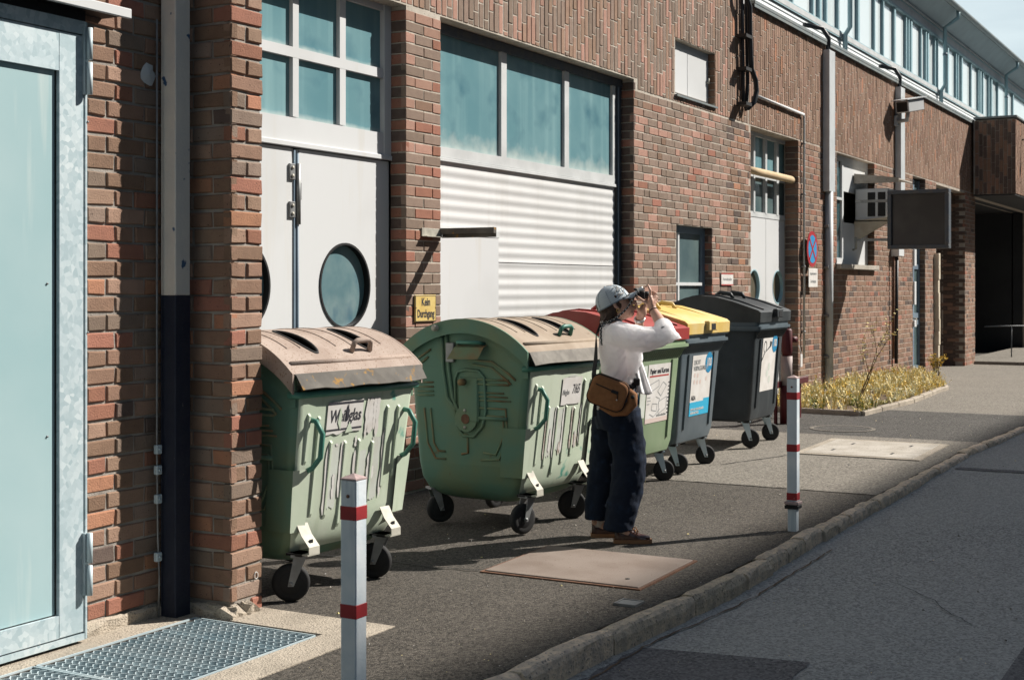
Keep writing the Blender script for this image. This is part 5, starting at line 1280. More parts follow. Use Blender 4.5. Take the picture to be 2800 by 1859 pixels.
# ================================================================== plastic refuse bins
def bin_front(z): return -.50 + (1.08 - z) * .085
UB = Vector((0, -.085, 1)).normalized()
def plastic_bin(label, loc, rz, body_m, lid_m, flap_m, labelfn, redlid=False):
    t = thing('refuse_bin', label, 'bin', loc, rz, 'four wheeled plastic refuse bins')
    m = MB(); rings_ = []
    for (z, ins) in ((.235, .05), (.255, .015), (.33, 0), (1.00, 0), (1.06, 0)):
        k = 1.08 - z; rings_.append(rr_ring(.475 - .055 * k - ins, bin_front(z) + ins, .46 - .06 * k - ins, z, .045, 4))
    m.loft(rings_); body = smooth(m.build('body', body_m, t), 35)
    # rim with ribs beneath
    m = MB(); m.loft([rr_ring(.505, -.545, .50, z, .04, 3) for z in (1.06, 1.075)] + [rr_ring(.515, -.56, .51, z, .04, 3) for z in (1.076, 1.10)] + [rr_ring(.50, -.54, .50, z, .04, 3) for z in (1.101, 1.135)]); rim = m.build('rim', 'bin_green' if body_m == 'bin_green' else 'bin_grey', t)
    m = MB()
    for i in range(21):
        xx = -.44 + .88 * i / 20
        m.add([(xx - .006, bin_front(1.06) + .002, 1.06), (xx + .006, bin_front(1.06) + .002, 1.06), (xx + .006, -.54, 1.06), (xx - .006, -.54, 1.06), (xx - .006, bin_front(.99) - .001, .985), (xx + .006, bin_front(.99) - .001, .985)], [(0, 1, 2, 3), (3, 2, 5, 4), (0, 3, 4), (1, 5, 2)])
    struct(m.build('rim_ribs', body_m, t), 'stuff')
    # lid profile, front to back
    prof = [(-.555, 1.135), (-.56, 1.225), (-.535, 1.243), (-.30, 1.318), (-.12, 1.362), (.02, 1.372), (.16, 1.355), (.32, 1.30), (.44, 1.22), (.50, 1.135)]
    hx = .505
    m = MB(); m.smooth = True; m.prism(prof, 0, -hx, hx); lid = smooth(m.build('lid', lid_m, t), 32)
    m = MB(); m.prism([(y, z + .006) for (y, z) in prof[2:-1]] + [(y, z + .002) for (y, z) in prof[2:-1]][::-1], 0, -.006, .006)
    if flap_m:
        fp = [(p[0], p[1]) for p in prof[:6]]; fp[0] = (-.562, 1.14); fp[1] = (-.567, 1.228); fp[2] = (-.54, 1.250)
        m = MB(); m.smooth = True; m.prism([(y, z + .008) for (y, z) in fp] + [(-.02, 1.352), (-.5, 1.2)], 0, -hx - .006, hx + .006); flap = smooth(m.build('lid_flap', flap_m, t), 30)
    else: flap = lid
    for xx in (-.20, .16):
        m = MB(); m.tube([(xx, -.20, 1.345), (xx, -.17, 1.388), (xx, -.07, 1.402), (xx, -.03, 1.372)], .018, 8); m.build('lid_handle', flap_m or lid_m, t)
    for xx in (-.33, .30):
        m = MB(); m.tube([(xx, y, z + .006) for (y, z) in prof[2:8]], .010, 6); m.build('lid_bead', flap_m or lid_m, lid)
    # front grip with latch
    m = MB(); m.bbox(-.10, .10, -.60, -.555, 1.172, 1.252, .006); g_ = m.build('front_grip', flap_m or lid_m, t)
    m = MB(); m.box(-.045, .055, -.6025, -.599, 1.18, 1.23); m.build('grip_opening', 'black', g_)
    for sx in (-.25, .30):
        m = MB(); m.add([(sx - .15, -.569, 1.222), (sx + .15, -.569, 1.222), (sx + .15, -.569, 1.242), (sx - .15, -.569, 1.242)], [(0, 1, 2, 3)])
    # corner grooves and bottom
    for xx in (.30, -.30):
        m = MB(); m.add([(xx, bin_front(.42) - .0015, .36), (xx + .022, bin_front(.42) - .0015, .36), (xx + .022, bin_front(.97) - .0015, .97), (xx, bin_front(.97) - .0015, .97)], [(0, 1, 2, 3)])
        m = MB(); z0, z1 = .36, .98
        m.add([(xx - .008, bin_front(z0) - .014, z0), (xx + .02, bin_front(z0) - .001, z0), (xx + .02, bin_front(z1) - .001, z1), (xx - .008, bin_front(z1) - .014, z1), (xx - .012, bin_front(z0), z0), (xx - .012, bin_front(z1), z1)], [(0, 1, 2, 3), (4, 0, 3, 5)]); m.build('edge_rib', body_m, body)
    m = MB(); m.box(.475, .52, -.42, -.38, .93, 1.06); m.build('tipping_lug', body_m, t)
    for (xx, yy, a) in ((-.33, -.36, rad(112)), (.33, -.36, rad(126)), (-.33, .30, rad(160)), (.34, .30, rad(20))):
        caster(t, xx, yy, a, 'galvanised_plain', .086)
        m = MB(); m.bbox(xx - .055, xx + .055, yy - .05, yy + .07, .228, .30, .01); m.build('caster_mount', 'black', t)
    labelfn(t)
    return t
def bslip(parent, nm, mt, x0, x1, z0, z1, d=.003):
    m = MB(); m.add([(x0, bin_front(z0) - d, z0), (x1, bin_front(z0) - d, z0), (x1, bin_front(z1) - d, z1), (x0, bin_front(z1) - d, z1)], [(0, 1, 2, 3)]); return m.build(nm, mt, parent)
def bline(parent, pts, w=.003, mt='ink_grey', d=.0042):
    m = MB()
    for (a, b) in zip(pts, pts[1:]):
        v = Vector((b[0] - a[0], b[1] - a[1])); n = Vector((-v.y, v.x)).normalized() * w / 2
        q = [(a[0] + n.x, a[1] + n.y), (a[0] - n.x, a[1] - n.y), (b[0] - n.x, b[1] - n.y), (b[0] + n.x, b[1] + n.y)]
        m.add([(p[0], bin_front(p[1]) - d, p[1]) for p in q], [(0, 1, 2, 3)])
    return m.build('drawing', mt, parent)
def btext(parent, s, size, mt, x, z, sx=.8, align='CENTER', d=.0045, **k): return text_part('lettering', s, size, mt, parent, (x, bin_front(z) - d, z), (1, 0, 0), UB, sx, align, **k)
def bcircle(parent, nm, mt, x, z, r, d=.004, n=36):
    m = MB(); m.add([(x + r * math.cos(i * 6.28318 / n), bin_front(z + r * math.sin(i * 6.28318 / n)) - d, z + r * math.sin(i * 6.28318 / n)) for i in range(n)], [tuple(range(n))]); return m.build(nm, mt, parent)
def paper_label(t):
    p = bslip(t, 'label', 'paper_white', -.16, .30, .50, .955)
    bslip(p, 'label_edge', 'paper_pink', -.16, .30, .50, .535, .0036); bslip(t, 'label', 'paper_pale', -.36, -.18, .55, .95)
    btext(p, 'Papier und Karton', .058, 'ink', .06, .90, .86, bold=.0006)
    bline(p, [(-.13, .862), (.25, .862)], .012, 'ink_red')
    for pts in (((-.10, .80), (.06, .83), (.07, .78), (-.09, .74), (-.10, .80)), ((.05, .74), (.15, .81), (.22, .78), (.12, .70), (.05, .74)), ((-.05, .60), (.05, .585), (.06, .64), (-.04, .65), (-.05, .60)), ((-.08, .57), (.0, .545), (.12, .60)), ((.09, .66), (.24, .69), (.24, .60), (.09, .56), (.09, .66)), ((.02, .70), (.10, .68), (.08, .64))): bline(p, pts, .006, 'ink_grey')
    for (z, L) in ((.77, .07), (.745, .05), (.70, .06), (.675, .07), (.65, .05)): bline(p, [(-.145, z), (-.145 + L, z)], .007, 'ink_grey')
    for i in range(9): bline(p, [(.255, .80 - i * .03), (.28, .80 - i * .03)], .010, 'ink')
    btext(p, 'Gemeinsam fürs Klima', .026, 'ink_grey', .15, .552, .8)
def yellow_label(t):
    p = bslip(t, 'label', 'paper_white', -.19, .27, .46, .965)
    bslip(p, 'blue_band', 'ink_cyan', -.19, .27, .46, .575, .0036); bslip(p, 'blue_band', 'ink_cyan', .13, .27, .575, .595, .0037)
    btext(p, 'LEICHT', .056, 'ink_grey', -.16, .905, .85, 'LEFT'); btext(p, 'VERPACKUNGEN', .056, 'ink_grey', -.16, .855, .80, 'LEFT')
    btext(p, 'ARA', .058, 'ink', -.17, .608, .95, 'LEFT'); btext(p, 'BITTE NUR VERPACKUNGEN', .028, 'paper_white', -.16, .512, .85, 'LEFT', bold=.0005); btext(p, 'KEINEN RESTMÜLL', .028, 'paper_white', -.16, .483, .85, 'LEFT', bold=.0005)
    for (x, z) in ((-.12, .80), (-.05, .795), (-.12, .745), (-.05, .74), (.02, .74), (.16, .76)): bcircle(p, 'faded_picture', 'paper_pink', x, z, .02, .0042, 14)
    c = bcircle(t, 'badge', 'ink_blue', .20, .895, .088, .005); btext(c, '100', .100, 'paper_white', .20, .895, .78, d=.0062, bold=.002)
def black_label(t):
    p = bslip(t, 'label', 'paper_white', -.20, .24, .50, .985)
    # torn corner with the bin showing through as a curl
    for pts in (((-.205, .80), (-.12, .85), (-.02, .88), (.07, .905), (.09, .945), (.03, .955), (.02, .91), (-.07, .875), (-.15, .845), (-.205, .775)),):
        m = MB(); m.add([(q[0], bin_front(q[1]) - .005, q[1]) for q in pts], [tuple(range(len(pts)))]); m.build('tear', 'bin_black', p)
    bline(p, [(-.12 + .045 * math.cos(a), .905 + .05 * math.sin(a)) for a in [i * .5 for i in range(-2, 10)]], .012, 'bin_black')
    for (z, x) in ((.72, .05), (.66, .0), (.60, .08)): bcircle(p, 'faded_picture', 'paper_pale', x, z, .035, .0042, 14)
    c = bcircle(t, 'badge', 'ink_blue', .185, .93, .085, .005); btext(c, '100', .095, 'paper_white', .185, .93, .78, d=.0062, bold=.002)
plastic_bin('green paper bin with a red lid and a poster reading Papier und Karton', (9.98, 4.72, gz(9.98)), rad(0), 'bin_green', 'lid_red', None, paper_label)
plastic_bin('dark grey packaging bin with a yellow lid flap and a 100 badge', (10.96, 4.74, gz(10.96)), rad(1), 'bin_grey', 'lid_dark', 'lid_yellow', yellow_label)
plastic_bin('black bin with a dark lid and a torn white poster, farthest of the bins', (12.73, 4.74, gz(12.73)), rad(2), 'bin_black', 'lid_black', None, black_label).scale = (1, 1, 1.035)

# ================================================================== hydrant behind the last bin
hy = thing('hydrant', 'dark red hydrant on a grey pipe behind the black bin', 'hydrant', (14.69, 4.70, gz(14.69)))
m = MB(); m.tube([(0, 0, 0), (0, 0, .42)], .075, 14); m.build('base_pipe', 'hydrant_red', hy)
m = MB(); m.tube([(0, 0, .42), (0, 0, .74)], .062, 14); m.build('stand_pipe', 'hydrant_grey', hy)
m = MB(); m.tube([(0, 0, .74), (0, 0, .80), (0, 0, 1.02), (0, 0, 1.04)], [.05, .062, .062, .045], 10); m.tube([(0, 0, 1.04), (0, 0, 1.08)], .03, 8); m.build('head', 'hydrant_red', hy)
m = MB(); m.tube([(.04, -.03, .92), (.10, -.07, .92)], [.032, .036], 10); m.build('outlet', 'hydrant_red', hy)
m = MB(); m.bbox(.08, .15, -.13, -.125, .62, .76, .002); m.tube([(.1, -.1, .86), (.115, -.127, .76)], .004, 5); m.build('tag', 'paper_white', hy)
gr = thing('guard_rail', 'low red guard rail beside the hydrant and the dry weeds', 'rail', (15.0, 4.76, gz(15)))
m = MB(); m.bbox(-.55, .62, -.02, .02, .40, .47, .006); m.build('bar', 'hydrant_red', gr)
for x in (-.4, .45):
    m = MB(); m.box(x - .02, x + .02, .021, .05, 0, .46); m.build('upright', 'hydrant_red', gr)

# ================================================================== bed of dry weeds
BED = [(15.95, 4.22), (18.0, 4.12), (20.6, 4.22), (21.9, 4.55), (24.5, 5.5), (24.5, 5.79), (16.15, 5.79)]
m = MB(); m.add([(x, y, gz(x) + .04) for x, y in BED], [tuple(range(len(BED)))]); struct(m.build('soil_bed', 'soil'))
edge = bpy.data.objects.new('bed_edging', None); col.objects.link(edge); struct(edge)
def edging(p, q):
    p, q = Vector(p), Vector(q); L = (q - p).length; n = max(1, int(L / .55))
    for i in range(n):
        a, b = p.lerp(q, i / n), p.lerp(q, (i + 1) / n); c = (a + b) / 2; d = (b - a); ang = math.atan2(d.y, d.x)
        M = Matrix.Translation((c.x, c.y, gz(c.x))) @ Matrix.Rotation(ang, 4, 'Z')
        m = MB(); m.bbox(-d.length / 2 + .004, d.length / 2 - .004, -.04, .04, -.1, .062, .012, M); m.build('edging_stone', 'concrete', edge)
for p, q in zip(BED[:-2], BED[1:-2]): edging(p, q)
edging((16.12, 5.7), BED[0])
def in_bed(x, y):
    n = len(BED); c = False
    for i in range(n):
        (x0, y0), (x1, y1) = BED[i], BED[i - 1]
        if (y0 > y) != (y1 > y) and x < (x1 - x0) * (y - y0) / (y1 - y0) + x0: c = not c
    return c
rg = random.Random(77); m = MB(); MW = ['dry_grass', 'pale_leaf', 'yellow_leaf', 'green_leaf']
clumps = []
while len(clumps) < 430:
    x, y = rg.uniform(15.9, 24.5), rg.uniform(4.1, 5.79)
    if in_bed(x, y): clumps.append((x, y))
for (cx, cy) in clumps:
    hgt = rg.uniform(.05, .20) * (1.1 if cy > 4.5 else .85); kind = rg.choices([0, 1, 2, 3], [.48, .26, .14, .20 if cx < 17.6 and cy < 4.9 else .04])[0]
    for b in range(rg.randint(9, 16)):
        a = rg.uniform(0, 6.28); r0 = rg.uniform(0, .05); lean = rg.uniform(.1, .7); h = hgt * rg.uniform(.5, 1.1)
        x0, y0 = cx + r0 * math.cos(a), cy + r0 * math.sin(a); z0 = gz(cx) + .035
        dx, dy = math.cos(a) * lean * h, math.sin(a) * lean * h; w = rg.uniform(.004, .009); px_, py_ = -math.sin(a) * w, math.cos(a) * w
        m.cur = kind if rg.random() < .8 else rg.randrange(4)
        m.add([(x0 - px_, y0 - py_, z0), (x0 + px_, y0 + py_, z0), (x0 + dx * .5 + px_, y0 + dy * .5 + py_, z0 + h * .6), (x0 + dx * .5 - px_, y0 + dy * .5 - py_, z0 + h * .6), (x0 + dx, y0 + dy, z0 + h)], [(0, 1, 2, 3), (3, 2, 4)])
        for q in range(rg.randint(1, 3)):                                  # leaf bits and seed heads
            t_ = rg.uniform(.4, 1); lx, ly, lz = x0 + dx * t_, y0 + dy * t_, z0 + h * t_; s_ = rg.uniform(.008, .02); b_ = rg.uniform(0, 6.28)
            m.cur = rg.choices([0, 1, 2, 3], [.34, .36, .2, .10])[0]
            m.add([(lx, ly, lz), (lx + s_ * math.cos(b_), ly + s_ * math.sin(b_), lz + s_ * .6), (lx + 1.8 * s_ * math.cos(b_ + .3), ly + 1.8 * s_ * math.sin(b_ + .3), lz + s_ * .2), (lx + s_ * math.cos(b_ + .9), ly + s_ * math.sin(b_ + .9), lz - s_ * .3)], [(0, 1, 2, 3)])
me = bpy.data.meshes.new('dry_weeds'); me.from_pydata(m.v, [], m.f)
for q in MW: me.materials.append(MATS[q])
me.polygons.foreach_set('material_index', m.mi); me.update()
struct(link('dry_weeds', me), 'stuff'); bpy.data.objects['dry_weeds']['label'] = 'dry yellow weeds and grass filling the bed along the wing wall'
def shrub(loc, h, label, lean, n, leafm, nm='bare_shrub'):
    t = thing(nm, label, 'shrub', loc); r = random.Random(int(h * 100)); m = MB(); lf = MB()
    def grow(p, d, L, rad_, lev):
        pts = [p]; 
        for i in range(4):
            d = (d + Vector((r.uniform(-.15, .15), r.uniform(-.15, .15), r.uniform(-.02, .12)))).normalized(); pts.append(pts[-1] + d * L / 4)
        m.tube(pts, [rad_ * (1 - .18 * i) for i in range(5)], 5)
        for q in pts[1:]:
            for _ in range(2 if lev else 1):
                a, s_ = r.uniform(0, 6.28), r.uniform(.012, .028)
                lf.add([q, q + Vector((s_ * math.cos(a), s_ * math.sin(a), s_ * .4)), q + Vector((2 * s_ * math.cos(a + .3), 2 * s_ * math.sin(a + .3), 0)), q + Vector((s_ * math.cos(a + .8), s_ * math.sin(a + .8), -s_ * .3))], [(0, 1, 2, 3)])
        if lev < 2:
            for i in range(3 if lev == 0 else 2):
                q = pts[r.randint(2, 4)]; grow(q, (d + Vector((r.uniform(-.6, .6), r.uniform(-.6, .6), r.uniform(.0, .4)))).normalized(), L * .55, rad_ * .55, lev + 1)
    for i in range(n): grow(Vector((r.uniform(-.05, .05), r.uniform(-.05, .05), 0)), Vector((lean[0] + r.uniform(-.15, .15), lean[1] + r.uniform(-.15, .15), 1)).normalized(), h * r.uniform(.6, .8), .011, 0)
    m.build('twigs', 'twig', t); struct(lf.build('leaves', leafm, t), 'stuff')
shrub((17.3, 4.62, gz(17.3) + .04), .95, 'sparse twiggy shrub leaning right out of the dry weeds', (.35, -.25), 2, 'dry_grass')
shrub((24.9, 5.25, gz(24.9) + .02), .32, 'yellowing weed bush by the far glazed door', (0, 0), 5, 'yellow_leaf', 'weed_bush')

# ================================================================== grit, crumbs and seams on the ground
rg = random.Random(99); m = MB(); MG = ['paper_white', 'concrete_pale', 'dry_grass', 'asphalt_pale']
for i in range(2600):
    X = 3.5 + 13 * rg.random() ** 1.3; road = rg.random() < .35
    Y = rg.uniform(.9, ky(X) - .01) if road else rg.uniform(ky(X) + .11, 5.6)
    if not road and X < 5.5 and Y > 3.66: continue
    z = (road_z(X) + .004) if road else gz(X) + .005
    s_ = rg.uniform(.0015, .0042) if rg.random() < .93 else rg.uniform(.005, .010); m.cur = rg.choices([0, 1, 2, 3], [.14, .36, .15, .35])[0]
    a = rg.uniform(0, 6.28); pts = [(X + s_ * math.cos(a + q * 2.09) * rg.uniform(.7, 1.3), Y + s_ * math.sin(a + q * 2.09) * rg.uniform(.7, 1.3), z) for q in range(3)] + [(X, Y, z + s_ * rg.uniform(.5, 1.1))]
    m.add(pts, [(0, 1, 3), (1, 2, 3), (2, 0, 3)])
g_ = struct(m.build('grit', MG), 'stuff'); g_['label'] = 'scattered grit and crumbs on the asphalt'
def seam(name, pts, w, mt='asphalt_dark', zf=gz, dz=.0075, seed=1):
    r = random.Random(seed); m = MB(); L = []
    P = [Vector((*p, 0)) for p in pts]; D = []
    for a, b in zip(P, P[1:]):
        n = max(2, int((b - a).length / .06))
        for i in range(n): D.append(a.lerp(b, i / n) + Vector((r.uniform(-.008, .008), r.uniform(-.008, .008), 0)))
    D.append(P[-1])
    for i, p in enumerate(D):
        t = (D[min(i + 1, len(D) - 1)] - D[max(i - 1, 0)]).normalized(); n_ = Vector((-t.y, t.x, 0)) * w * r.uniform(.4, 1.2) / 2
        L.append((p + n_, p - n_))
    for (a, b), (c, d) in zip(L, L[1:]): m.add([(q.x, q.y, zf(q.x) + dz) for q in (a, b, d, c)], [(0, 1, 2, 3)])
    return struct(m.build(name, mt))
seam('asphalt_seam', [(6.79, 3.96), (6.74, 4.25), (6.78, 4.6), (6.7, 5.2)], .012, 'black', seed=2)
seam('asphalt_crack', [(7.2, 1.35), (7.45, 1.55), (7.6, 1.62), (7.9, 1.9)], .006, 'black', road_z, seed=3)
seam('asphalt_crack', [(5.25, 2.62), (6.07, 2.64), (7.3, 2.50), (8.6, 2.46)], .012, 'soil', road_z, seed=5)
seam('asphalt_crack', [(11.3, 4.2), (12.0, 3.9), (12.2, 3.85)], .015, 'black', seed=6)
seam('asphalt_seam', [(10.33, 2.7), (10.35, 3.6), (10.36, 5.0)], .010, 'asphalt_dark', seed=7)

# ================================================================== the person with the camera
PX, PY = 7.97, 3.69
person = thing('person', 'person in cap, pale shirt and wide dark jeans standing side on, raising a camera', 'person', (PX, PY, gz(PX) - .004), YAW - math.pi / 2)
def fuse(o, vox, it=4, fac=.5, disp=0, dscale=.08, detail=2):
    r = o.modifiers.new('fuse', 'REMESH'); r.mode = 'VOXEL'; r.voxel_size = vox; r.use_smooth_shade = True
    s = o.modifiers.new('soften', 'SMOOTH'); s.iterations = it; s.factor = fac
    if disp:
        tx = bpy.data.textures.new('folds', 'CLOUDS'); tx.noise_scale = dscale; tx.noise_depth = detail
        d = o.modifiers.new('folds', 'DISPLACE'); d.texture = tx; d.strength = disp; d.mid_level = .5; d.texture_coords = 'LOCAL'
    return o
def limb(m, pts, rs, n=14):
    m.tube(pts, rs, n)
    for p, r in zip(pts, rs): m.ball(p, r, n=n, m=10)
def ell(cx, cy, z, rx, ry, n=24, tilt=0): return [(cx + rx * math.cos(i * 2 * math.pi / n), cy + ry * math.sin(i * 2 * math.pi / n), z + tilt * math.cos(i * 2 * math.pi / n)) for i in range(n)]
HM = Matrix.Translation((.030, 0, 1.487)) @ Matrix.Rotation(rad(-20), 4, 'Y')
h = lambda x, y, z: HM @ Vector((x, y, z))
# ---- body, one continuous surface
b = MB()
b.ball((.03, 0, 1.20), .10, .155, .15); b.ball((.03, 0, 1.03), .095, .13, .12); b.ball((.03, 0, .90), .11, .155, .11)
limb(b, [(.012, 0, 1.33), (.018, 0, 1.38), (.03, 0, 1.43)], [.060, .052, .050])
limb(b, [(.03, -.06, 1.33), (.04, -.15, 1.30)], [.055, .058]); limb(b, [(.03, .06, 1.33), (.04, .15, 1.30)], [.055, .058])
RE, RW = Vector((.325, -.245, 1.305)), Vector((.252, -.095, 1.452))
limb(b, [(.04, -.15, 1.30), (.19, -.20, 1.30), RE], [.055, .050, .042]); limb(b, [RE, RE.lerp(RW, .35), RE.lerp(RW, .8), RW], [.040, .041, .030, .026])
LE, LW = Vector((.195, .17, 1.22)), Vector((.182, .055, 1.385))
limb(b, [(.04, .15, 1.30), (.12, .17, 1.25), LE], [.055, .048, .042]); limb(b, [LE, LE.lerp(LW, .35), LE.lerp(LW, .8), LW], [.040, .038, .029, .026])
for s, hp, kn, an in ((-1, (.04, -.085, .86), (.09, -.11, .47), (.045, -.12, .10)), (1, (.03, .085, .86), (-.01, .10, .47), (-.085, .09, .10))):
    hp, kn, an = Vector(hp), Vector(kn), Vector(an)
    limb(b, [hp, hp.lerp(kn, .5), kn], [.085, .07, .055]); limb(b, [kn, kn.lerp(an, .3), kn.lerp(an, .8), an], [.053, .054, .036, .034]); limb(b, [an, an + Vector((.06, 0, -.05)), an + Vector((.13, 0, -.065))], [.034, .034, .024])
# head
b.ball((0, 0, 0), .094, .074, .100, 20, 14, HM @ Matrix.Translation((-.008, 0, .025)))
b.ball((0, 0, 0), .072, .060, .078, 18, 12, HM @ Matrix.Translation((.025, 0, -.035)))
b.ball((0, 0, 0), .030, .034, .026, 14, 10, HM @ Matrix.Translation((.060, 0, -.088)))
limb(b, [h(.055, 0, -.092), h(.0, -.045, -.055)], [.022, .024]); limb(b, [h(.055, 0, -.092), h(.0, .045, -.055)], [.022, .024])
limb(b, [h(.088, 0, .012), h(.104, 0, -.018), h(.112, 0, -.030)], [.010, .013, .014]); b.ball(h(.098, -.010, -.033), .009); b.ball(h(.098, .010, -.033), .009)
limb(b, [h(.090, -.018, -.060), h(.099, 0, -.057), h(.090, .018, -.060)], [.005, .008, .005]); limb(b, [h(.089, -.016, -.070), h(.097, 0, -.071), h(.089, .016, -.070)], [.005, .009, .005])
limb(b, [h(.078, -.04, .018), h(.090, -.015, .022)], [.012, .012]); limb(b, [h(.078, .04, .018), h(.090, .015, .022)], [.012, .012])
for s in (-1, 1):
    limb(b, [h(-.004, s * .074, .022), h(-.016, s * .080, .012), h(-.014, s * .080, -.012), h(-.002, s * .075, -.030)], [.010, .011, .010, .009])
# hands
def finger(pts, r=.0088): limb(b, [Vector(p) for p in pts], [r, r * .98, r * .92, r * .8][:len(pts)], 10)
b.ball((.243, -.085, 1.492), .020, .034, .042, 14, 10); limb(b, [RW, (.246, -.088, 1.478)], [.026, .026]); limb(b, [(.236, -.092, 1.527), (.262, -.088, 1.492)], [.014, .014])
finger([(.236, -.090, 1.530), (.238, -.088, 1.572), (.226, -.066, 1.602), (.212, -.045, 1.596)], .0095)
finger([(.254, -.090, 1.526), (.274, -.076, 1.552), (.266, -.045, 1.560), (.240, -.030, 1.560)], .0095)
finger([(.262, -.090, 1.508), (.282, -.074, 1.528), (.272, -.045, 1.536), (.242, -.030, 1.538)], .009)
finger([(.263, -.088, 1.490), (.281, -.072, 1.505), (.272, -.050, 1.513), (.246, -.038, 1.516)], .0082)
finger([(.228, -.085, 1.487), (.196, -.090, 1.503), (.170, -.080, 1.522), (.157, -.064, 1.535)], .0105)
b.ball((.203, .035, 1.440), .026, .032, .044, 14, 10); limb(b, [LW, (.19, .045, 1.415)], [.026, .027])
finger([(.180, .022, 1.438), (.160, .012, 1.466), (.153, .010, 1.500)], .0105)
finger([(.212, .012, 1.470), (.222, .010, 1.502), (.214, .012, 1.528)], .009); finger([(.222, .030, 1.472), (.234, .032, 1.504), (.226, .034, 1.532)], .009)
finger([(.227, .048, 1.464), (.240, .052, 1.494), (.233, .054, 1.520)], .0088); finger([(.226, .064, 1.452), (.238, .070, 1.476), (.233, .072, 1.498)], .008)
fuse(b.build('body', 'skin', person), .0042, 3, .45)
# ---- hair
m = MB()
m.ball((0, 0, 0), .098, .081, .095, 20, 14, HM @ Matrix.Translation((-.030, 0, .012)))
m.ball((0, 0, 0), .062, .070, .060, 16, 12, HM @ Matrix.Translation((-.062, 0, -.055)))
m.ball((0, 0, 0), .042, .055, .045, 16, 12, HM @ Matrix.Translation((-.050, 0, -.095)))
for s in (-1, 1): limb(m, [h(.005, s * .076, .045), h(.010, s * .079, .005)], [.014, .007]); m.ball(h(-.04, s * .062, -.035), .030, .018, .04)
r = random.Random(4)
for i in range(26):
    a = r.uniform(-1.3, 1.3); p0 = h(-.085 * math.cos(a * .6), .07 * math.sin(a), -.04 + r.uniform(-.03, .02)); d = Vector((-.02 - r.uniform(0, .02), r.uniform(-.02, .02), -.045 - r.uniform(0, .03)))
    limb(m, [p0, p0 + d * .6, p0 + d], [.010, .007, .002], 6)
fuse(m.build('hair', 'hair', person), .0045, 2, .4)
# ---- cap
CM = HM @ Matrix.Rotation(rad(-9), 4, 'Y') @ Matrix.Translation((-.012, 0, .022))
m = MB(); m.smooth = True; N, K = 40, 14; rings_ = []
for k in range(K + 1):
    t = k / K * math.pi / 2
    rings_.append([CM @ Vector((.112 * math.cos(t) ** .82 * math.cos(i * 2 * math.pi / N), .093 * math.cos(t) ** .82 * math.sin(i * 2 * math.pi / N), -.012 * (1 - k / K) + .104 * math.sin(t))) for i in range(N)])
m.loft(rings_[:-1], caps=False); m.add(rings_[K - 1] + [CM @ Vector((0, 0, .105))], [(i, (i + 1) % N, N) for i in range(N)])
cap_o = m.build('cap', 'cap_cloth', person)
m = MB(); m.smooth = True; br_t, br_b = [], []
for i in range(17):
    a = rad(-62 + 124 * i / 16); inn_ = Vector((.108 * math.cos(a), .091 * math.sin(a), -.010)); ext = .098 * math.cos(a * .95) ** .6
    for q, dst in ((0, br_t), (1, br_b)):
        dst.append([CM @ Vector((inn_.x + ext * u, inn_.y * (1 - .12 * u), inn_.z - .006 * u * u - .016 * (abs(a)) * u - q * .004)) for u in (0, .35, .7, 1)])
for i in range(16):
    for u in range(3):
        m.add([br_t[i][u], br_t[i+1][u], br_t[i+1][u+1], br_t[i][u+1]], [(0, 1, 2, 3)]); m.add([br_b[i][u], br_b[i][u+1], br_b[i+1][u+1], br_b[i+1][u]], [(0, 1, 2, 3)])
    m.add([br_t[i][3], br_t[i+1][3], br_b[i+1][3], br_b[i][3]], [(0, 1, 2, 3)])
m.build('brim', 'cap_cloth', cap_o)
m = MB(); m.ball(CM @ Vector((0, 0, .105)), .006); m.build('button', 'cap_cloth', cap_o)
for a_ in (35, 100, 145, -35, -100, -145):
    m = MB(); m.tube([CM @ Vector((.1125 * math.cos(t) ** .82 * math.cos(rad(a_)), .0935 * math.cos(t) ** .82 * math.sin(rad(a_)), -.012 * (1 - t / 1.571) + .1045 * math.sin(t))) for t in [i * 1.5 / 10 for i in range(11)]], .0016, 5); m.build('seam', 'blue_frame', cap_o)
m = MB(); m.tube([CM @ Vector((.1128 * math.cos(a), .0937 * math.sin(a), -.008)) for a in [i * math.pi / 20 for i in range(40)]], .0025, 5, closed=True); m.build('seam', 'blue_frame', cap_o)
for k_, (cx, cz, w_) in enumerate(((.055, .052, .020), (.078, .022, .014))):         # pale stitched crest on the side panel
    m = MB(); r = random.Random(k_ + 3)
    for i in range(7):
        a = r.uniform(0, 6.28); x0, z0 = cx + r.uniform(-w_, w_), cz + r.uniform(-w_, w_); pts = []
        for q in range(5):
            xx, zz = x0 + math.cos(a + q * .5) * .006 * q, z0 + math.sin(a + q * .5) * .006 * q
            yy = -.093 * math.sqrt(max(.02, 1 - (xx / .112) ** 2 - (max(0, zz) / .108) ** 2)) - .001
            pts.append(CM @ Vector((xx, yy, zz)))
        m.tube(pts, .0016, 5)
    m.build('embroidery', 'paper_white', cap_o)
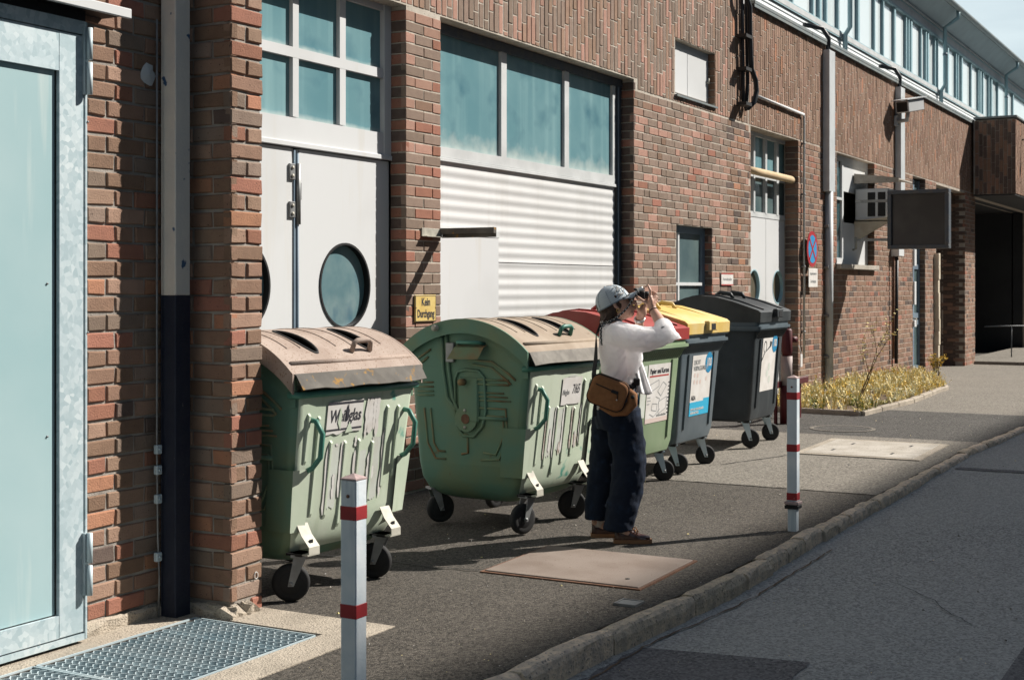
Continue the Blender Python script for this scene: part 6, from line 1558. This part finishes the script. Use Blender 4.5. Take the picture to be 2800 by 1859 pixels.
# ---- sunglasses
m = MB(); m.tube([h(.088, -.060, .020), h(.05, -.078, .022), h(-.01, -.084, .018)], .0035, 6); m.tube([h(.088, .060, .020), h(.05, .078, .022), h(-.01, .084, .018)], .0035, 6); m.tube([h(.104, -.012, .018), h(.104, .012, .018)], .003, 6)
for s in (-1, 1): m.tube([h(.094 - .012 * abs(math.cos(a)), s * (.036 + .026 * math.cos(a)), .006 + .021 * math.sin(a)) for a in [i * math.pi / 10 for i in range(20)]], .0042, 6, closed=True)
sg_ = m.build('sunglasses', 'black', person)
m = MB()
for s in (-1, 1):
    pts = [h(.092 - .012 * abs(math.cos(a)), s * (.036 + .024 * math.cos(a)), .006 + .019 * math.sin(a)) for a in [i * math.pi / 10 for i in range(20)]]
    m.add(pts, [tuple(range(20))])
m.build('lens', 'lens_glass', sg_)
m = MB(); m.tube([h(-.006 + .010 * math.cos(a), -.083, -.042 + .012 * math.sin(a)) for a in [i * math.pi / 8 for i in range(16)]], .0022, 5, closed=True); m.build('earring', 'gold', person)
# ---- shirt
m = MB()
m.loft([ell(.012, 0, 1.372, .056, .066), ell(.014, 0, 1.352, .075, .115), ell(.022, 0, 1.325, .092, .172), ell(.030, 0, 1.28, .108, .192), ell(.045, 0, 1.20, .122, .190), ell(.052, 0, 1.11, .118, .176), ell(.052, 0, 1.03, .112, .166), ell(.046, 0, .975, .116, .170), ell(.034, 0, .925, .122, .176, tilt=.015), ell(.02, 0, .885, .118, .172, tilt=.03)])
def sleeve(pts, rs): limb(m, [Vector(p) for p in pts], rs, 16)
sleeve([(.035, -.135, 1.295), (.12, -.185, 1.275), (.20, -.215, 1.272), (.275, -.235, 1.285), (.325, -.243, 1.305)], [.085, .086, .078, .066, .056])
sleeve([(.325, -.243, 1.302), (.318, -.228, 1.325), (.306, -.203, 1.345)], [.056, .056, .058])
sleeve([(.35, -.245, 1.30), (.385, -.250, 1.287), (.408, -.252, 1.280)], [.036, .020, .008]); sleeve([(.30, -.235, 1.34), (.345, -.24, 1.315), (.39, -.245, 1.285)], [.020, .022, .012])
sleeve([(.12, -.165, 1.235), (.13, -.155, 1.16), (.115, -.135, 1.08)], [.062, .055, .045])
sleeve([(.035, .135, 1.295), (.11, .175, 1.26), (.17, .172, 1.225), (.195, .165, 1.225)], [.085, .078, .066, .060]); sleeve([(.195, .165, 1.225), (.193, .145, 1.265)], [.056, .054])
# loose tail flying off the front hem
sleeve([(-.06, -.09, .90), (-.085, -.10, .86), (-.09, -.105, .835)], [.03, .026, .012])
def crease(x0, z0, x1, z1, r0=.011, r1=.004, bow=0, n=7):
    pts = []
    for i in range(n):
        t = i / (n - 1); x, z = x0 + (x1 - x0) * t + bow * math.sin(t * math.pi), z0 + (z1 - z0) * t
        cxx = .030 + .022 * min(1, max(0, (1.28 - z) / .1)); rxx = .118; ryy = .176 + .014 * max(0, min(1, (z - 1.1) / .1))
        pts.append(Vector((x, -ryy * math.sqrt(max(.06, 1 - min(.94, ((x - cxx) / rxx) ** 2))) + .003, z)))
    limb(m, pts, [r0 + (r1 - r0) * i / (n - 1) for i in range(n)], 8)
for q in ((.125, 1.19, .13, .99, .012, .006, .01), (.115, 1.20, .085, .965, .013, .006, .012), (.10, 1.21, .03, .96, .012, .006, .015), (.085, 1.21, -.03, .985, .011, .005, .012), (.07, 1.215, -.055, 1.06, .010, .004, .01), (.05, 1.22, -.065, 1.14, .010, .004, -.01), (.0, 1.30, -.06, 1.24, .008, .004, 0), (-.05, .97, .12, 1.005, .008, .008, 0), (-.06, 1.02, .05, .985, .007, .009, 0)): crease(*q)
for (a_, b_, r_) in (((.10, -.262, 1.262), (.20, -.287, 1.300), .012), (.12 and (.14, -.265, 1.225), (.25, -.288, 1.262), .011), ((.19, -.282, 1.235), (.285, -.285, 1.290), .010), ((.06, -.222, 1.275), (.12, -.258, 1.325), .011), ((.25, -.290, 1.255), (.33, -.282, 1.305), .009), ((.16, -.262, 1.338), (.24, -.285, 1.325), .009)):
    limb(m, [Vector(a_), (Vector(a_) + Vector(b_)) / 2 + Vector((0, -.006, 0)), Vector(b_)], [r_ * .6, r_, r_ * .5], 8)
fuse(m.build('shirt', 'shirt', person), .0055, 2, .5, .016, .05, 2)
m = MB(); m.smooth = True; G = {}; nu, nv = 12, 8
for i in range(nu + 1):
    for j in range(nv + 1):
        u, v = i / nu, j / nv; A, B_, C_, D_ = Vector((.175, 1.15)), Vector((.245, .935)), Vector((.145, .945)), Vector((.130, 1.14))
        q = (A.lerp(B_, u)).lerp(D_.lerp(C_, u), v); G[i, j] = (q.x, -.145 - .02 * u + .014 * math.sin(v * 10 + u * 1.5) * (.3 + u), q.y - .05 * v * (1 - v) * u)
kk = list(G); ii = {q: n_ for n_, q in enumerate(kk)}
m.add([G[q] for q in kk], [(ii[i, j], ii[i+1, j], ii[i+1, j+1], ii[i, j+1]) for i in range(nu) for j in range(nv)])
st_ = m.build('shirt_tail', 'shirt', person); sd = st_.modifiers.new('thick', 'SOLIDIFY'); sd.thickness = .003
m = MB()                                            # collar standing round the neck
for (r0, z0, r1, z1) in ((.062, 1.362, .056, 1.398), (.058, 1.398, .084, 1.358)):
    n = 24; A = [(.012 + r0 * math.cos(a), r0 * 1.05 * math.sin(a), z0 + .012 * -math.cos(a)) for a in [rad(40 + 280 * i / n) for i in range(n + 1)]]; B_ = [(.012 + r1 * math.cos(a), r1 * 1.05 * math.sin(a), z1 + .012 * -math.cos(a)) for a in [rad(40 + 280 * i / n) for i in range(n + 1)]]
    m.smooth = True; m.add(A + B_, [(i, i + 1, n + 2 + i, n + 1 + i) for i in range(n)])
cl_ = m.build('collar', 'shirt', person); sd = cl_.modifiers.new('thick', 'SOLIDIFY'); sd.thickness = .003
for (q0, q1) in (((.075, -.17, 1.325), (.22, -.255, 1.325)),):
    m = MB(); m.tube([(.285, -.275, 1.345), (.315, -.262, 1.352), (.345, -.24, 1.345), (.345, -.20, 1.352)], .006, 6); m.build('cuff_hem', 'shirt', person)
# ---- trousers
m = MB()
m.loft([ell(.052, 0, 1.0, .098, .150), ell(.048, 0, .95, .116, .164), ell(.036, 0, .87, .132, .178), ell(.034, 0, .78, .140, .186), ell(.040, 0, .70, .130, .186)])
m.loft([ell(.058, -.088, .84, .118, .100), ell(.082, -.098, .68, .116, .104), ell(.106, -.108, .52, .108, .106), ell(.098, -.112, .40, .106, .106), ell(.066, -.116, .24, .104, .106), ell(.034, -.120, .088, .094, .100)])
m.loft([ell(.010, .088, .84, .118, .100), ell(-.006, .096, .68, .114, .102), ell(-.022, .100, .52, .108, .102), ell(-.040, .100, .35, .108, .102), ell(-.062, .096, .22, .100, .100), ell(-.074, .090, .118, .086, .096)])
tr = fuse(m.build('trousers', 'denim', person), .0070, 4, .5, .020, .075, 1)
m = MB(); m.tube([(.048 + .118 * math.cos(a), .166 * math.sin(a), .975) for a in [i * math.pi / 16 for i in range(32)]], .014, 8, closed=True); m.build('waistband', 'denim', tr)
m = MB(); m.tube([(.15, -.10, .94), (.165, -.075, .90), (.165, -.07, .86)], .006, 6); m.build('pocket_seam', 'denim_blue', tr)
# ---- shoes and socks
for (ox, oy, nm) in ((.006, -.12, 0), (-.124, .09, 1)):
    def S(x, z, w): return [(ox + x, oy + w * math.cos(a), z + .0 * a) for a in (0, 1)]
    outl = [(0.0, .026), (.03, .036), (.08, .036), (.13, .040), (.18, .045), (.215, .040), (.238, .020)]
    poly = [(ox + x, oy - w_) for x, w_ in outl] + [(ox + x, oy + w_) for x, w_ in outl[::-1]]
    m = MB(); m.prism(poly, 2, .004, .028); so = smooth(m.build('shoe_sole', 'gum_sole', person), 50)
    m = MB(); rings_ = []
    for x, w_, zt in ((.006, .024, .092), (.03, .033, .098), (.065, .034, .092), (.095, .036, .098), (.125, .038, .080), (.16, .041, .064), (.20, .038, .054), (.226, .022, .046)):
        rings_.append([(ox + x, oy + w_ * math.cos(a), .024 + (zt - .024) * max(0, math.sin(a)) ** .7 if math.sin(a) > 0 else .024) for a in [i * math.pi / 10 for i in range(11)]])
    m.loft(rings_, caps=True, closed=True); fuse(m.build('shoe_upper', 'shoe_leather', person), .0045, 3, .5)
    m = MB()
    for q in range(4): m.tube([(ox + .105 + q * .014, oy - .024, .094 - q * .008), (ox + .11 + q * .014, oy, .104 - q * .009), (ox + .105 + q * .014, oy + .024, .094 - q * .008)], .0028, 5)
    m.tube([(ox + .11, oy - .02, .10), (ox + .13, oy - .045, .085), (ox + .145, oy - .05, .06)], .003, 5); m.tube([(ox + .11, oy - .02, .10), (ox + .135, oy - .03, .105), (ox + .15, oy - .048, .08)], .003, 5)
    m.build('laces', 'bag_brown', person)
    m = MB(); m.tube([(ox + .052, oy, .07), (ox + .052, oy, .17)], [.036, .037], 14); m.build('sock', 'sock', person)
# ---- wrist things
def band(c, d, r_, rr, mt, nm):
    d = Vector(d).normalized(); a = d.orthogonal().normalized(); b_ = d.cross(a); m = MB()
    m.tube([Vector(c) + (a * math.cos(q) + b_ * math.sin(q)) * r_ for q in [i * math.pi / 12 for i in range(24)]], rr, 6, closed=True); return m.build(nm, mt, person)
band(LW + Vector((.002, -.006, .008)), LW - LE, .031, .0055, 'silver', 'watch_band'); band(LW + Vector((.001, -.002, .0)), LW - LE, .031, .0045, 'silver', 'watch_band')
band(RE.lerp(RW, .93), RW - RE, .030, .0022, 'strap_black', 'bracelet')

# ================================================================== things the person carries
PM = Matrix.Translation((PX, PY, gz(PX) - .004)) @ Matrix.Rotation(YAW - math.pi / 2, 4, 'Z')
def carried(nm, label, cat): 
    o = thing(nm, label, cat); o.matrix_world = PM; return o
cm = carried('photo_camera', 'small black and silver camera held up to the eye of the person', 'camera')
m = MB(); m.bbox(.160, .208, -.062, .062, 1.515, 1.565, .006); m.build('camera_body', 'black', cm)
m = MB(); m.bbox(.163, .205, -.058, .058, 1.566, 1.586, .005); m.build('top_plate', 'silver', cm)
m = MB(); m.cyl((.226, .012, 1.542), 0, .024, .036, 18); m.build('lens', 'black', cm)
m = MB(); m.cyl((.150, -.035, 1.577), 0, .008, .022, 12); m.build('eyepiece', 'black', cm)
m = MB(); m.cyl((.185, -.04, 1.59), 2, .010, .010, 12); m.build('dial', 'silver', cm)
def cord(pts, name, parent, r=.0062, seg=.011):
    P = [Vector(p) for p in pts]; dense = []
    for i in range(len(P) - 1):
        p0, p1, p2, p3 = P[max(i-1, 0)], P[i], P[i+1], P[min(i+2, len(P)-1)]; k = max(2, int((p2 - p1).length / (seg / 2)))
        for q in range(k):
            t = q / k; dense.append(.5 * ((2 * p1) + (-p0 + p2) * t + (2*p0 - 5*p1 + 4*p2 - p3) * t * t + (-p0 + 3*p1 - 3*p2 + p3) * t ** 3))
    dense.append(P[-1]); n = 6; m = MB(); m.tube(dense, [r * (1 + .12 * ((i // 2) % 2)) for i in range(len(dense))], n)
    for fi in range(len(m.f)):
        ring_ = fi // n; k = fi % n
        m.mi[fi] = 1 if ((ring_ // 1 + (k // 2) * 2) % 4 == 0 and fi < n * (len(dense) - 1)) else 0
    return m.build(name, ['strap_black', 'paper_white'], parent)
cord([(.172, -.064, 1.566), (.130, -.088, 1.520), (.085, -.095, 1.455), (.030, -.092, 1.405), (-.020, -.080, 1.378), (-.050, -.04, 1.372), (-.058, .0, 1.372), (-.045, .05, 1.375), (.04, .08, 1.41), (.12, .075, 1.48), (.170, .064, 1.566)], 'neck_cord', cm)
cord([(-.048, -.055, 1.372), (-.066, -.075, 1.34), (-.070, -.085, 1.29), (-.064, -.088, 1.235), (-.056, -.088, 1.25), (-.052, -.082, 1.31), (-.046, -.070, 1.365)], 'cord_tail', cm)
bag = carried('shoulder_bag', 'brown fabric sling bag hanging at the hip of the person', 'bag')
BM = Matrix.Translation((-.035, -.235, .945)) @ Matrix.Rotation(rad(-8), 4, 'Z') @ Matrix.Rotation(rad(20), 4, 'Y')
def rrect(w, hh, rc, y, n=6):
    pts = []
    for (cx, cz, a0) in ((w - rc, hh - rc, 0), (-w + rc, hh - rc, 90), (-w + rc, -hh + rc, 180), (w - rc, -hh + rc, 270)):
        for i in range(n + 1):
            a = rad(a0 + 90 * i / n); pts.append(BM @ Vector((cx + rc * math.cos(a), y, cz + rc * math.sin(a))))
    return pts
m = MB(); m.smooth = True
m.loft([rrect(.098, .072, .045, -.050), rrect(.112, .086, .048, -.045), rrect(.118, .092, .048, -.025), rrect(.118, .092, .048, .03), rrect(.108, .08, .045, .045)]); smooth(m.build('pouch', 'bag_brown', bag), 60)
for y in (-.030, .034):
    m = MB(); m.tube(rrect(.1185, .0925, .048, y), .0035, 6, closed=True); m.build('piping', 'strap_black', bag)
m = MB(); m.tube([BM @ Vector(p) for p in ((-.085, -.0505, .030), (.0, -.052, .025), (.055, -.0505, .020))], .0035, 6); m.build('zip', 'strap_black', bag)
m = MB(); m.bbox(.015, .060, -.060, -.049, .012, .032, .004, BM); m.tube([BM @ Vector((.055, -.058, .018)), BM @ Vector((.068, -.06, -.012))], .003, 5); m.build('zip_cover', 'strap_black', bag)
m = MB(); m.ball(BM @ Vector((.066, -.062, -.018)), .005); m.build('zip_pull', 'silver', bag)
m = MB(); m.smooth = True; m.tube([BM @ Vector(p) for p in ((.112, .005, .045), (.145, .0, .035), (.160, .005, -.01), (.135, .01, -.07), (.07, .02, -.105), (-.02, .02, -.10))], [.028, .034, .034, .032, .026, .012], 12); m.build('rear_pocket', 'bag_brown', bag)
m = MB(); m.ball(BM @ Vector((.150, -.033, .030)), .012, .008, .012); m.build('snap', 'black', bag)
def strap(pts, w, name, parent, mt='strap_black'):
    P = [Vector(p) for p in pts]; m = MB(); L = []; Rr = []; ctr = Vector((.03, 0, 1.15))
    for i, p in enumerate(P):
        t = (P[min(i+1, len(P)-1)] - P[max(i-1, 0)]).normalized(); nrm = (p - Vector((.03, 0, p.z))); nrm = nrm - t * nrm.dot(t)
        nrm.normalize(); sdir = t.cross(nrm) * w / 2; L.append((p + sdir, p - sdir, p - sdir + nrm * .003, p + sdir + nrm * .003))
    m.loft(L); return m.build(name, mt, parent)
strap([(-.120, -.215, 1.00), (-.118, -.17, 1.06), (-.104, -.12, 1.14), (-.098, -.06, 1.22), (-.094, .0, 1.29), (-.060, .06, 1.355), (.0, .10, 1.372), (.07, .10, 1.335), (.135, .05, 1.25), (.178, -.02, 1.14), (.178, -.09, 1.06), (.155, -.15, 1.01), (.110, -.205, .975)], .036, 'shoulder_strap', bag)
m = MB(); m.bbox(-.135, -.10, -.235, -.205, .99, 1.055, .006); m.build('strap_buckle', 'strap_black', bag)
m = MB(); m.bbox(.125, .165, -.19, -.16, .985, 1.03, .006); m.build('strap_buckle', 'strap_black', bag)
m = MB(); m.box(-.125, -.105, -.232, -.229, .80, .93, Matrix.Rotation(0, 4, 'Y')); m.build('strap_end', 'strap_black', bag)
